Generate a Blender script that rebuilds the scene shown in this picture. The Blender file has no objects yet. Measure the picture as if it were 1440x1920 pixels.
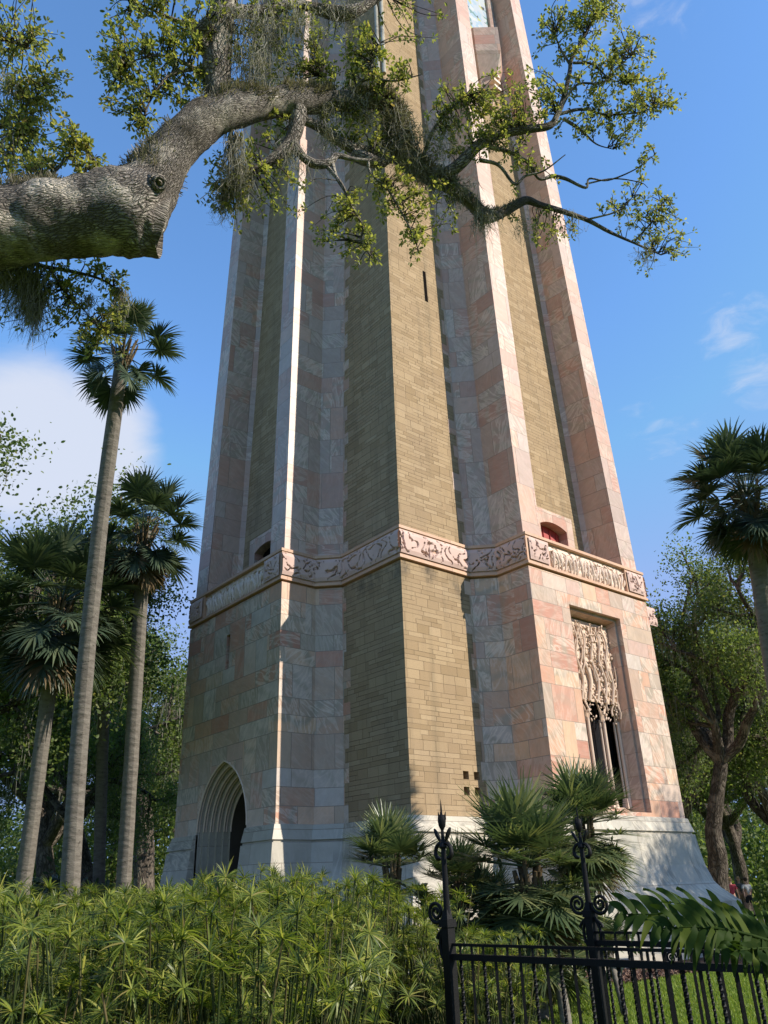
import bpy, math, random
import numpy as np
from mathutils import Vector, noise as mnoise
PI = math.pi
sc = bpy.context.scene
C = sc.collection
rng = np.random.default_rng(7)
random.seed(7)
def V3(*a): return np.array(a, float)
def unit(v): v = np.asarray(v, float); return v / (np.linalg.norm(v) + 1e-12)

# ------------------------------------------------------------------ camera
CAM = V3(19.076, 20.885, 1.70); YAW, PITCH, ROLL, FPX = 4.01218, 0.445435, -0.03359, 1478.23
FW = V3(math.cos(PITCH) * math.cos(YAW), math.cos(PITCH) * math.sin(YAW), math.sin(PITCH))
_r = V3(math.sin(YAW), -math.cos(YAW), 0); _u = np.cross(_r, FW)
RT = math.cos(ROLL) * _r + math.sin(ROLL) * _u
UP = -math.sin(ROLL) * _r + math.cos(ROLL) * _u
cd = bpy.data.cameras.new('camera'); cam = bpy.data.objects.new('camera', cd); C.objects.link(cam)
cd.sensor_fit = 'VERTICAL'; cd.sensor_height = 36; cd.lens = 36 * FPX / 1920
cd.clip_start = .05; cd.clip_end = 4000
from mathutils import Matrix
M = Matrix([[RT[i], UP[i], -FW[i], CAM[i]] for i in range(3)] + [[0, 0, 0, 1]])
cam.matrix_world = M
sc.camera = cam
def ray(px, py): return FW + RT * (px - 720) / FPX - UP * (py - 960) / FPX
def at(px, py, d): return CAM + ray(px, py) * d          # a measured photo point at a chosen distance

# ------------------------------------------------------------------ light
EL = math.radians(33); SH = unit(V3(-.455, .89, 0))
SUN = V3(SH[0] * math.cos(EL), SH[1] * math.cos(EL), math.sin(EL))
sd = bpy.data.lights.new('sun', 'SUN'); sd.energy = 2.7; sd.angle = math.radians(.53); sd.color = (1, .92, .81)
so = bpy.data.objects.new('sun', sd); C.objects.link(so)
so.rotation_euler = Vector(-SUN).to_track_quat('-Z', 'Y').to_euler(); so.location = (0, 60, 60)
sc.view_settings.view_transform = 'Standard'; sc.view_settings.look = 'None'
sc.view_settings.exposure = 1.24; sc.view_settings.gamma = 1
sc.cycles.use_denoising = True
sc.cycles.max_bounces = 6; sc.cycles.diffuse_bounces = 3; sc.cycles.glossy_bounces = 2; sc.cycles.transmission_bounces = 3
sc.cycles.transparent_max_bounces = 8; sc.cycles.caustics_reflective = False; sc.cycles.caustics_refractive = False

class NT:
    """small node-tree writer"""
    def __init__(s, tree): s.t = tree; s.n = tree.nodes; s.l = tree.links
    def add(s, typ, ins=None, **kw):
        nd = s.n.new(typ)
        for k, v in kw.items(): setattr(nd, k, v)
        for k, v in (ins or {}).items():
            sock = nd.inputs[k]
            if isinstance(v, bpy.types.NodeSocket): s.l.new(v, sock)
            else: sock.default_value = v
        return nd
    def math(s, op, a, b=0.0, c=None, clamp=False):
        i = {0: a, 1: b}
        if c is not None: i[2] = c
        return s.add('ShaderNodeMath', i, operation=op, use_clamp=clamp).outputs[0]
    def mix(s, fac, a, b, mode='MIX'):
        nd = s.add('ShaderNodeMix', {0: fac, 6: a, 7: b}, data_type='RGBA', blend_type=mode)
        return nd.outputs[2]
    def ramp(s, fac, stops, interp='LINEAR'):
        nd = s.add('ShaderNodeValToRGB', {0: fac}); cr = nd.color_ramp; cr.interpolation = interp
        while len(cr.elements) < len(stops): cr.elements.new(.5)
        for e, (p, c) in zip(cr.elements, stops):
            e.position = p; e.color = (c, c, c, 1) if isinstance(c, (int, float)) else (*c, 1)
        return nd.outputs[0]
    def noise(s, vec, scale, detail=3, rough=.5, dist=0):
        return s.add('ShaderNodeTexNoise', {'Vector': vec, 'Scale': scale, 'Detail': detail, 'Roughness': rough, 'Distortion': dist})
    def vmul(s, vec, m): return s.add('ShaderNodeVectorMath', {0: vec, 1: m}, operation='MULTIPLY').outputs[0]
    def vadd(s, vec, m): return s.add('ShaderNodeVectorMath', {0: vec, 1: m}, operation='ADD').outputs[0]

w = bpy.data.worlds.new('World'); sc.world = w; w.use_nodes = True
nt = NT(w.node_tree); w.node_tree.nodes.clear()
sky = nt.add('ShaderNodeTexSky', sky_type='NISHITA', sun_disc=False, sun_elevation=EL, sun_rotation=math.atan2(SH[0], SH[1]),
             altitude=50, air_density=1.0, dust_density=.15, ozone_density=3.2)
skyc = nt.add('ShaderNodeHueSaturation', {'Saturation': 1.12, 'Color': sky.outputs[0]}).outputs[0]
gen = nt.add('ShaderNodeTexCoord').outputs['Generated']
nz = nt.noise(nt.vmul(gen, (1, 1, 2.2)), 5.5, 6, .55, .4).outputs[0]
nz2 = nt.noise(nt.vmul(gen, (1.2, 1.2, 3)), 17, 5, .6, .6).outputs[0]
def blob(px, py, tight):
    d = unit(ray(px, py))
    dp = nt.add('ShaderNodeVectorMath', {0: gen, 1: tuple(d)}, operation='DOT_PRODUCT').outputs['Value']
    return nt.math('MULTIPLY_ADD', nt.math('SUBTRACT', dp, 1.0), tight, 1.0, clamp=True)
big = nt.math('MAXIMUM', blob(60, 840, 95), nt.math('MAXIMUM', blob(170, 830, 150), nt.math('MULTIPLY', blob(-160, 830, 70), .9)))
cl1 = nt.ramp(nt.math('MULTIPLY_ADD', nz, .55, nt.math('MULTIPLY', big, .75)), [(.50, 0), (.86, 1)], 'EASE')
cl1 = nt.math('MULTIPLY', cl1, .9)
wis = nt.math('MAXIMUM', blob(1390, 620, 420), nt.math('MAXIMUM', nt.math('MULTIPLY', blob(1250, 800, 300), .7), nt.math('MAXIMUM', blob(1425, 700, 500), nt.math('MULTIPLY', blob(1200, -40, 200), .9))))
cl2 = nt.math('MULTIPLY', nt.ramp(nt.math('MULTIPLY_ADD', nz2, .75, nt.math('MULTIPLY', wis, .36)), [(.58, 0), (.95, 1)], 'EASE'), .5)
cl = nt.math('MAXIMUM', cl1, cl2)
skyc = nt.mix(1.0, skyc, (1.0, 1.5, 2.72, 1), 'DARKEN')
skymix = nt.mix(cl, skyc, (2.25, 2.4, 2.8, 1))
bg = nt.add('ShaderNodeBackground', {'Color': skymix, 'Strength': .138})
ow = nt.add('ShaderNodeOutputWorld'); w.node_tree.links.new(bg.outputs[0], ow.inputs[0])

# ------------------------------------------------------------------ object helpers
def tag(o, label, cat, group=None, kind=None):
    if label: o['label'] = label
    if cat: o['category'] = cat
    if group: o['group'] = group
    if kind: o['kind'] = kind
    return o
def empty(name, loc, label, cat, group=None):
    o = bpy.data.objects.new(name, None); C.objects.link(o); o.location = loc; o.empty_display_size = .2
    return tag(o, label, cat, group)
class MB:
    """collects faces with UVs; build() links ONE mesh object"""
    def __init__(s): s.V = []; s.F = []; s.UV = []; s.n = 0; s.S = []
    def add(s, V, F, UV=None, smooth=False):
        V = np.asarray(V, float).reshape(-1, 3); F = np.asarray(F, int)
        s.V.append(V); s.F.append(F + s.n); s.n += len(V)
        if UV is None: UV = V[:, :2] * 0
        s.UV.append(np.asarray(UV, float)); s.S.append(smooth); return s
    def quad(s, a, b, c, d, uv=None):
        return s.add([a, b, c, d], [[0, 1, 2, 3]], uv if uv is not None else None)
    def box(s, c, size, rot=None, taper=1.0):
        x, y, z = np.array(size) / 2
        P = np.array([[-x, -y, -z], [x, -y, -z], [x, y, -z], [-x, y, -z], [-x * taper, -y * taper, z], [x * taper, -y * taper, z], [x * taper, y * taper, z], [-x * taper, y * taper, z]])
        if rot is not None: P = P @ np.asarray(rot).T
        s.add(P + np.asarray(c, float), [[0, 3, 2, 1], [4, 5, 6, 7], [0, 1, 5, 4], [1, 2, 6, 5], [2, 3, 7, 6], [3, 0, 4, 7]])
        return s
    def tube(s, pts, rad, sides=8, caps=True, disp=None, twist=0.0, smooth=True):
        pts = np.asarray(pts, float); n = len(pts); rad = np.broadcast_to(np.asarray(rad, float), (n,))
        T = np.gradient(pts, axis=0); T /= np.linalg.norm(T, axis=1)[:, None] + 1e-12
        a = V3(0, 0, 1) if abs(T[0][2]) < .9 else V3(1, 0, 0)
        N = unit(np.cross(T[0], a)); V = []; UV = []; L = 0
        ang = np.linspace(0, 2 * PI, sides + 1)
        for i in range(n):
            if i: L += np.linalg.norm(pts[i] - pts[i - 1])
            N = unit(N - T[i] * (N @ T[i])); B = np.cross(T[i], N)
            aa = ang + twist * L
            r = np.full(sides + 1, rad[i])
            ring = pts[i] + np.outer(np.cos(aa), N) * r[:, None] + np.outer(np.sin(aa), B) * r[:, None]
            if disp is not None:
                for k in range(sides): ring[k] += unit(ring[k] - pts[i]) * disp(ring[k], rad[i])
                ring[sides] = ring[0]
            V.append(ring); UV.append(np.stack([ang / (2 * PI) * (2 * PI * max(rad.max(), .01)), np.full(sides + 1, L)], 1))
        V = np.concatenate(V); UV = np.concatenate(UV); m = sides + 1
        i, j = np.meshgrid(np.arange(n - 1), np.arange(sides), indexing='ij'); i = i.ravel(); j = j.ravel()
        F = np.stack([i * m + j, i * m + j + 1, (i + 1) * m + j + 1, (i + 1) * m + j], 1)
        s.add(V, F, UV, smooth)
        if caps:
            for e, o in ((0, 1), (n - 1, -1)):
                ring = V[e * m:e * m + sides]; c = ring.mean(0)
                k = np.arange(sides); F2 = np.stack([np.full(sides, sides), k, (k + 1) % sides] if o < 0 else [np.full(sides, sides), (k + 1) % sides, k], 1)
                s.add(np.vstack([ring, c]), F2, None, smooth)
        return s
    def blob(s, c, r, seg=8, rings=5, rot=None):
        r = np.broadcast_to(np.asarray(r, float), (3,)); th = np.linspace(0, PI, rings + 1); ph = np.linspace(0, 2 * PI, seg, endpoint=False)
        P = np.array([[math.sin(t) * math.cos(p), math.sin(t) * math.sin(p), math.cos(t)] for t in th for p in ph]) * r
        if rot is not None: P = P @ np.asarray(rot).T
        F = [[i * seg + j, (i + 1) * seg + j, (i + 1) * seg + (j + 1) % seg, i * seg + (j + 1) % seg] for i in range(rings) for j in range(seg)]
        s.add(P + np.asarray(c, float), F, None, True); return s
    def stamp(s, tV, tF, pos, mats, scale):
        """many copies of a small template: pos (N,3), mats (N,3,3), scale (N,)"""
        N = len(pos); k = len(tV)
        V = np.einsum('nij,kj->nki', mats, tV) * np.asarray(scale).reshape(N, 1, 1) + np.asarray(pos)[:, None, :]
        F = (np.asarray(tF)[None] + (np.arange(N) * k)[:, None, None]).reshape(-1, np.asarray(tF).shape[1])
        return s.add(V.reshape(-1, 3), F)
    def mesh(s, name, mat):
        me = bpy.data.meshes.new(name)
        V = np.concatenate(s.V); UV = np.concatenate(s.UV)
        loops = np.concatenate([f.ravel() for f in s.F]); tot = np.concatenate([np.full(len(f), f.shape[1]) for f in s.F])
        sm = np.concatenate([np.full(len(f), b) for f, b in zip(s.F, s.S)])
        me.vertices.add(len(V)); me.vertices.foreach_set('co', V.ravel().astype(np.float32))
        me.loops.add(len(loops)); me.loops.foreach_set('vertex_index', loops.astype(np.int32))
        me.polygons.add(len(tot)); me.polygons.foreach_set('loop_start', (np.cumsum(tot) - tot).astype(np.int32))
        me.polygons.foreach_set('loop_total', tot.astype(np.int32)); me.polygons.foreach_set('use_smooth', sm)
        uvl = me.uv_layers.new(name='UVMap'); uvl.data.foreach_set('uv', UV[loops].ravel().astype(np.float32))
        me.update(calc_edges=True); me.validate()
        if mat: me.materials.append(mat)
        return me
    def build(s, name, mat, parent=None):
        o = bpy.data.objects.new(name, s.mesh(name, mat)); C.objects.link(o)
        if parent is not None:
            o.parent = parent
            if parent.type == 'EMPTY': o.matrix_parent_inverse = Matrix.Translation(-parent.location)
        return o
def bez(pts, n=8):
    """Catmull-Rom through rows of any width"""
    P = np.asarray(pts, float); P = np.vstack([2 * P[0] - P[1], P, 2 * P[-1] - P[-2]]); out = []
    for i in range(1, len(P) - 2):
        for t in np.linspace(0, 1, n, endpoint=False):
            a, b, c, d = P[i - 1:i + 3]
            out.append(.5 * (2 * b + (c - a) * t + (2 * a - 5 * b + 4 * c - d) * t * t + (3 * b - a - 3 * c + d) * t ** 3))
    out.append(P[-2]); return np.array(out)
def frames(dirs, normals):
    """matrices with x=dir, z~normal, for stamping leaves"""
    x = dirs / (np.linalg.norm(dirs, axis=1)[:, None] + 1e-9)
    y = np.cross(normals, x); y /= np.linalg.norm(y, axis=1)[:, None] + 1e-9
    z = np.cross(x, y); return np.stack([x, y, z], 2)
def rdir(n): v = rng.normal(size=(n, 3)); return v / np.linalg.norm(v, axis=1)[:, None]

# ------------------------------------------------------------------ materials
def newmat(name):
    m = bpy.data.materials.new(name); m.use_nodes = True; m.node_tree.nodes.clear(); return m, NT(m.node_tree)
def finish(m, t, shader): o = t.add('ShaderNodeOutputMaterial'); t.l.new(shader, o.inputs[0]); return m
def principled(t, col, rough=.6, spec=.4, nrm=None, **kw):
    ins = {'Base Color': col, 'Roughness': rough, 'Specular IOR Level': spec}
    if nrm is not None: ins['Normal'] = nrm
    ins.update(kw); return t.add('ShaderNodeBsdfPrincipled', ins).outputs[0]
def bump(t, h, dist, strength=1.0, nrm=None):
    i = {'Height': h, 'Distance': dist, 'Strength': strength}
    if nrm is not None: i['Normal'] = nrm
    return t.add('ShaderNodeBump', i).outputs[0]
def simple(name, col, rough=.6, spec=.4, var=.25, scale=6, bmp=0.0, metal=0.0):
    m, t = newmat(name); co = t.add('ShaderNodeTexCoord').outputs['Object']
    n = t.noise(co, scale, 5, .6).outputs[0]
    c = t.mix(n, (*[x * (1 - var) for x in col], 1), (*[min(1, x * (1 + var)) for x in col], 1))
    nr = bump(t, t.noise(co, scale * 6, 4, .6).outputs[0], bmp) if bmp else None
    return finish(m, t, principled(t, c, rough, spec, nr, Metallic=metal))

def brick(t, uv, bw, rh, mortar, off=.5, freq=2, smooth=.1):
    return t.add('ShaderNodeTexBrick', {'Vector': uv, 'Color1': (0, 0, 0, 1), 'Color2': (1, 1, 1, 1), 'Mortar': (.5, .5, .5, 1), 'Scale': 1.0, 'Mortar Size': mortar,
                 'Mortar Smooth': smooth, 'Bias': 0.0, 'Brick Width': bw, 'Row Height': rh}, offset=off, offset_frequency=freq, squash=1.45, squash_frequency=3)
def marble(name, stops, bw, rh, vein=(.37, .35, .29), veinamt=.85, vscale=2.2, joint=.007, rough=.42, light=(.80, .74, .66), tint=(1.10, .985, .90)):
    m, t = newmat(name); uv = t.add('ShaderNodeUVMap').outputs[0]
    wob = t.noise(uv, .35, 1).outputs['Color']
    uvw = t.vadd(uv, t.vmul(t.vadd(wob, (-.5, -.5, -.5)), (.0, .02, 0)))
    A = brick(t, uvw, bw, rh, joint); B = brick(t, t.vadd(uvw, (3.7, 0, 0)), bw * .62, rh * 2, joint, .35)
    S = brick(t, t.vadd(uvw, (1.3, 0, 0)), bw * 1.7, rh * 2, 0.0, .4)
    pick = t.math('GREATER_THAN', t.add('ShaderNodeSeparateColor', {0: S.outputs[0]}).outputs[0], .56)
    rnd = t.add('ShaderNodeSeparateColor', {0: t.mix(pick, A.outputs[0], B.outputs[0])}).outputs[0]
    mor = t.math('ADD', t.math('MULTIPLY', A.outputs[1], t.math('SUBTRACT', 1.0, pick)), t.math('MULTIPLY', B.outputs[1], pick))
    base = t.ramp(rnd, stops)
    off = t.add('ShaderNodeCombineXYZ', {0: t.math('MULTIPLY', rnd, 91.7), 1: t.math('MULTIPLY', rnd, 47.3), 2: t.math('MULTIPLY', rnd, 13.1)}).outputs[0]
    p = t.vadd(uv, off)
    # each slab is cut another way: turn the veins by the slab's own number
    pr = t.add('ShaderNodeVectorRotate', {'Vector': p, 'Angle': t.math('MULTIPLY', rnd, 2.4)}, rotation_type='Z_AXIS').outputs[0]
    wv = t.add('ShaderNodeTexWave', {'Vector': t.vmul(pr, (.8, 1.6, 1)), 'Scale': vscale * .32, 'Distortion': 7.0, 'Detail': 3.0, 'Detail Scale': .8, 'Detail Roughness': .55}).outputs['Fac']
    cloud = t.noise(t.vmul(pr, (1, 2.4, 1)), 1.6, 6, .62, .9).outputs[0]
    band = t.ramp(wv, [(.0, 0), (.55, .12), (.86, .75), (1, 1)])
    thin = t.ramp(t.noise(t.vmul(pr, (.7, 2.6, 1)), 1.5, 5, .58, 1.2).outputs[0], [(.40, 0), (.48, 1), (.55, 0)])
    who = t.ramp(t.math('FRACT', t.math('MULTIPLY', rnd, 17.3)), [(.2, .15), (.8, 1)])
    c = t.mix(t.math('MULTIPLY', t.math('MULTIPLY', band, who), veinamt), base, (*vein, 1))
    c = t.mix(t.math('MULTIPLY', t.math('MULTIPLY', thin, who), .75 * veinamt), c, (*light, 1))
    c = t.mix(t.ramp(cloud, [(.35, 0), (.75, .55)]), c, (*light, 1), 'MULTIPLY')
    mot = t.noise(p, 3.5, 6, .68, .6).outputs[0]; c = t.mix(t.ramp(mot, [(.42, 0), (.68, .5)]), c, t.mix(.5, c, (.30, .27, .25, 1)))
    streak = t.noise(t.vmul(uv, (2.2, .09, 1)), 1.0, 5, .6).outputs[0]
    c = t.mix(t.ramp(streak, [(.5, 0), (.8, .22)]), c, (.30, .26, .22, 1))
    c = t.mix(t.math('MULTIPLY', mor, .7), c, (.22, .18, .15, 1))
    c = t.mix(1.0, c, (*tint, 1), 'MULTIPLY')
    h = t.math('SUBTRACT', t.math('MULTIPLY', cloud, .12), mor)
    return finish(m, t, principled(t, c, rough, .35, bump(t, h, .006)))

PINK = [(0, (.48, .25, .19)), (.14, (.58, .36, .26)), (.28, (.49, .41, .34)), (.40, (.61, .39, .27)), (.52, (.38, .37, .33)), (.64, (.63, .47, .33)), (.76, (.54, .30, .22)), (.87, (.54, .53, .51)), (1, (.67, .50, .37))]
ROSE = [(0, (.47, .285, .23)), (.18, (.53, .365, .30)), (.34, (.41, .355, .33)), (.52, (.56, .385, .30)), (.68, (.46, .30, .245)), (.84, (.48, .425, .40)), (1, (.57, .42, .345))]
GREY = [(0, (.43, .425, .40)), (.4, (.54, .53, .49)), (.7, (.48, .49, .47)), (1, (.59, .57, .52))]
m_pink = marble('pink_marble_blocks', PINK, 1.05, .46)
m_rose = marble('rose_marble_blocks', ROSE, 1.25, .62, veinamt=.7)
m_white = marble('white_marble', GREY, 1.7, .78, vein=(.28, .28, .26), veinamt=.7, vscale=1.6, light=(.86, .85, .80), tint=(.93, .86, .75))
m_carve = marble('carved_marble', [(0, (0.521, 0.340, 0.237)), (.5, (0.554, 0.371, 0.262)), (1, (0.588, 0.408, 0.287))], 1.4, 3.0, veinamt=.12, joint=.004, rough=.55)
m_shaft = simple('pale_marble', (.72, .56, .44), .45, .4, .12, 3)

m, t = newmat('coquina_stone'); uv = t.add('ShaderNodeUVMap').outputs[0]
wob = t.vmul(t.vadd(t.noise(uv, 1.1, 2).outputs['Color'], (-.5, -.5, -.5)), (.10, .022, 0)); uvw = t.vadd(uv, wob)
A = brick(t, uvw, .52, .125, .006, .43, 2, .3); B = brick(t, t.vadd(uvw, (2.3, 0, 0)), .42, .25, .006, .37, 3, .3); S = brick(t, t.vadd(uvw, (5.1, 0, 0)), .95, .25, 0.0, .4)
pick = t.math('GREATER_THAN', t.add('ShaderNodeSeparateColor', {0: S.outputs[0]}).outputs[0], .66)
rnd = t.add('ShaderNodeSeparateColor', {0: t.mix(pick, A.outputs[0], B.outputs[0])}).outputs[0]
mor = t.math('ADD', t.math('MULTIPLY', A.outputs[1], t.math('SUBTRACT', 1.0, pick)), t.math('MULTIPLY', B.outputs[1], pick))
mask = t.ramp(t.noise(t.vmul(uv, (.9, 2.2, 1)), 1.1, 4, .6).outputs[0], [(.34, .4), (.6, 1)])
mor = t.math('MULTIPLY', mor, mask)
c = t.ramp(rnd, [(0, (.315, .222, .124)), (.3, (.37, .264, .155)), (.7, (.40, .290, .170)), (1, (.445, .328, .20))])
c = t.mix(t.ramp(t.noise(uv, .5, 4, .6).outputs[0], [(.4, 0), (.72, .5)]), c, (.30, .22, .145, 1))
pit = t.noise(uv, 34, 4, .7).outputs[0]
c = t.mix(t.ramp(pit, [(.3, .45), (.5, 0)]), c, (.20, .15, .085, 1))
stain = t.noise(t.vmul(uv, (2.4, .12, 1)), 1.0, 6, .62).outputs[0]
c = t.mix(t.ramp(stain, [(.5, 0), (.78, .45)]), c, (.13, .11, .075, 1))
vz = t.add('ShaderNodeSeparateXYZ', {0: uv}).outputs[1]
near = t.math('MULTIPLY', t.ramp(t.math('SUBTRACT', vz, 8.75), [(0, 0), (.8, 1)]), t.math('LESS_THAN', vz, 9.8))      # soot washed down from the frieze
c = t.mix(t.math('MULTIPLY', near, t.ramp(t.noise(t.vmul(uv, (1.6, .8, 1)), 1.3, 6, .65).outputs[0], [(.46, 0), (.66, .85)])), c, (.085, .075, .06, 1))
c = t.mix(t.math('MULTIPLY', mor, .9), c, (.12, .09, .055, 1))
m_coq = finish(m, t, principled(t, c, .9, .15, bump(t, t.math('SUBTRACT', t.math('MULTIPLY', pit, .5), mor), .014)))

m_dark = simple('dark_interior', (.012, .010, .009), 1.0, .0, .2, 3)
m_bronze = simple('bronze_door', (.16, .115, .05), .4, .5, .4, 8, .01, .6)
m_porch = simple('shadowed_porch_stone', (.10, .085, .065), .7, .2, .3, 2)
m_red = simple('red_painted_door', (.40, .055, .045), .5, .4, .2, 4)
m_iron = simple('black_iron', (.0065, .0062, .006), .55, .22, .3, 20, .002)
m_trunkp = None
def mosaic():
    m, t = newmat('coloured_ceramic'); co = t.add('ShaderNodeTexCoord').outputs['Object']
    v = t.add('ShaderNodeTexVoronoi', {'Vector': co, 'Scale': 4.2}).outputs['Color']
    r = t.add('ShaderNodeSeparateColor', {0: v}).outputs[0]
    c = t.ramp(r, [(0, (.42, .47, .52)), (.3, (.30, .42, .52)), (.5, (.50, .53, .52)), (.6, (.42, .42, .10)), (.68, (.45, .50, .52)), (.8, (.12, .24, .22)), (.9, (.03, .04, .05))], 'CONSTANT')
    return finish(m, t, principled(t, c, .3, .5))
m_mosaic = mosaic()
m_glass = simple('dark_window_glass', (.012, .013, .016), .12, .5, .3, 2)

def leafmat(name, stops, trans=.35, rough=.42, spec=.35, big=None):
    m, t = newmat(name); r = t.add('ShaderNodeNewGeometry').outputs['Random Per Island']
    c = t.ramp(r, stops)
    if big:
        n = t.noise(t.add('ShaderNodeTexCoord').outputs['Object'], big, 2).outputs[0]
        c = t.mix(t.ramp(n, [(.4, 0), (.65, .6)]), c, t.mix(.5, c, (.11, .15, .02, 1)))
    p = principled(t, c, rough, spec)
    tr = t.add('ShaderNodeBsdfTranslucent', {'Color': t.mix(.5, c, t.mix(1.0, c, (1.9, 2.0, .7, 1), 'MULTIPLY'))}).outputs[0]
    return finish(m, t, t.add('ShaderNodeMixShader', {0: trans, 1: p, 2: tr}).outputs[0])
m_oakleaf = leafmat('live_oak_leaf', [(0, (.10, .12, .05)), (.35, (.20, .22, .07)), (.7, (.31, .31, .085)), (.92, (.40, .37, .10)), (1, (.35, .24, .11))], .58, .42, .4, .55)
m_farleaf = leafmat('distant_oak_leaf', [(0, (.055, .088, .034)), (.5, (.12, .172, .056)), (.9, (.205, .255, .075)), (1, (.26, .24, .10))], .5, .5, .3, .28)
m_palm = leafmat('palm_frond', [(0, (.034, .055, .034)), (.6, (.06, .088, .05)), (1, (.115, .14, .075))], .2, .42, .4)
m_palmdead = leafmat('dead_palm_frond', [(0, (.11, .075, .04)), (1, (.20, .15, .085))], .15, .8, .1)
m_fan = leafmat('fan_palm_leaf', [(0, (.06, .095, .045)), (.6, (.125, .16, .07)), (1, (.26, .27, .11))], .3, .38, .5)
m_sedge = leafmat('sedge_leaf', [(0, (.035, .065, .014)), (.35, (.12, .165, .03)), (.75, (.27, .31, .05)), (.94, (.42, .41, .085)), (1, (.36, .27, .11))], .45, .4, .45, 1.1)
m_sedgestem = leafmat('sedge_stem', [(0, (.03, .045, .012)), (.7, (.055, .07, .02)), (1, (.15, .11, .05))], .1, .5, .3)
m_philo = leafmat('philodendron_leaf', [(0, (.016, .034, .005)), (.6, (.032, .058, .009)), (1, (.085, .11, .016))], .3, .6, .08)
m_moss = leafmat('spanish_moss', [(0, (.17, .165, .135)), (.6, (.26, .25, .205)), (1, (.35, .33, .28))], .25, .9, .1)
m_fuzz = leafmat('limb_epiphytes', [(0, (.13, .12, .085)), (.6, (.23, .21, .16)), (1, (.33, .29, .23))], .2, .9, .1)
m_grassb = leafmat('grass_blade', [(0, (.10, .17, .025)), (.6, (.19, .27, .04)), (1, (.30, .34, .07))], .4, .5, .3)
m_mulchc = leafmat('mulch_chip', [(0, (.07, .04, .03)), (.6, (.15, .09, .065)), (1, (.28, .19, .14))], .0, .9, .1)

def barkmat(name, dark, light, sx, sy, depth, grey=(.42, .38, .33)):
    m, t = newmat(name); uv = t.add('ShaderNodeUVMap').outputs[0]; co = t.add('ShaderNodeTexCoord').outputs['Object']
    wob = t.vadd(t.vmul(t.vadd(t.noise(co, 5, 3).outputs['Color'], (-.5, -.5, -.5)), (.10, .10, .10)), t.vmul(t.vadd(t.noise(co, 1.3, 2).outputs['Color'], (-.5, -.5, -.5)), (.35, .35, .35)))
    p = t.vadd(uv, wob)
    v = t.add('ShaderNodeTexVoronoi', {'Vector': t.vmul(p, (sx, sy, 1)), 'Scale': 1.0, 'Randomness': .95}, feature='DISTANCE_TO_EDGE').outputs['Distance']
    v2 = t.add('ShaderNodeTexVoronoi', {'Vector': t.vmul(p, (sx * 2.3, sy * 2.3, 1)), 'Scale': 1.0}, feature='DISTANCE_TO_EDGE').outputs['Distance']
    plate = t.math('MULTIPLY', t.ramp(v, [(0, 0), (.22, .85), (.5, 1)]), t.ramp(v2, [(0, .55), (.2, 1)]))
    n = t.noise(co, 1.6, 5, .6).outputs[0]
    c = t.mix(plate, (*dark, 1), (*light, 1)); c = t.mix(t.ramp(n, [(.45, 0), (.7, .4)]), c, (*grey, 1), 'MULTIPLY')
    lich = t.noise(co, 2.7, 6, .65).outputs[0]; c = t.mix(t.ramp(lich, [(.52, 0), (.62, .65)]), c, (light[0] * 1.25, light[1] * 1.25, light[2] * 1.2, 1))
    c = t.mix(t.ramp(t.noise(co, 3.4, 5, .6).outputs[0], [(.55, 0), (.68, .7)]), c, (dark[0] * 1.4, dark[1] * 1.4, dark[2] * 1.2, 1))
    fine = t.noise(co, 60, 4, .6).outputs[0]
    h = t.math('ADD', plate, t.math('MULTIPLY', fine, .25))
    return finish(m, t, principled(t, c, .95, .1, bump(t, h, depth)))
m_bark = barkmat('live_oak_bark', (.095, .08, .07), (.60, .54, .46), 36, 15, .03)
m_bark2 = barkmat('far_oak_bark', (.05, .04, .033), (.22, .185, .15), 10, 4, .05)
def palmtrunk():
    m, t = newmat('palm_trunk'); co = t.add('ShaderNodeTexCoord').outputs['Object']
    n = t.noise(t.vmul(co, (3, 3, 9)), 1.4, 6, .65).outputs[0]
    ring = t.add('ShaderNodeTexWave', {'Vector': co, 'Scale': 1.9, 'Distortion': 5.0, 'Detail': 3.0, 'Detail Scale': 2.0}, bands_direction='Z').outputs['Fac']
    c = t.ramp(n, [(.25, (.115, .10, .082)), (.5, (.185, .165, .138)), (.75, (.25, .225, .185))])
    c = t.mix(t.ramp(ring, [(.0, .12), (.2, 0)]), c, (.12, .10, .08, 1))
    spots = t.noise(co, 9, 3, .7).outputs[0]
    c = t.mix(t.ramp(spots, [(.63, 0), (.7, .8)]), c, (.07, .06, .05, 1))
    return finish(m, t, principled(t, c, .9, .1, bump(t, t.math('ADD', n, t.math('MULTIPLY', ring, .2)), .02)))
m_trunkp = palmtrunk()
def groundmat(name, a, b, c3, sc1):
    m, t = newmat(name); co = t.add('ShaderNodeTexCoord').outputs['Object']
    n = t.noise(co, sc1, 6, .65).outputs[0]; n2 = t.noise(co, .5, 4, .6).outputs[0]
    c = t.ramp(n, [(.3, a), (.55, b), (.75, c3)]); c = t.mix(t.ramp(n2, [(.4, 0), (.7, .5)]), c, (*a, 1))
    return finish(m, t, principled(t, c, .95, .1, bump(t, n, .04)))
m_lawn = groundmat('lawn_turf', (.055, .09, .018), (.13, .20, .032), (.20, .26, .045), 40)
m_mulch = groundmat('bark_mulch', (.05, .03, .022), (.12, .075, .05), (.22, .15, .11), 30)
m_path = groundmat('paved_path', (.22, .21, .19), (.30, .28, .26), (.36, .34, .31), 12)

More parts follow.
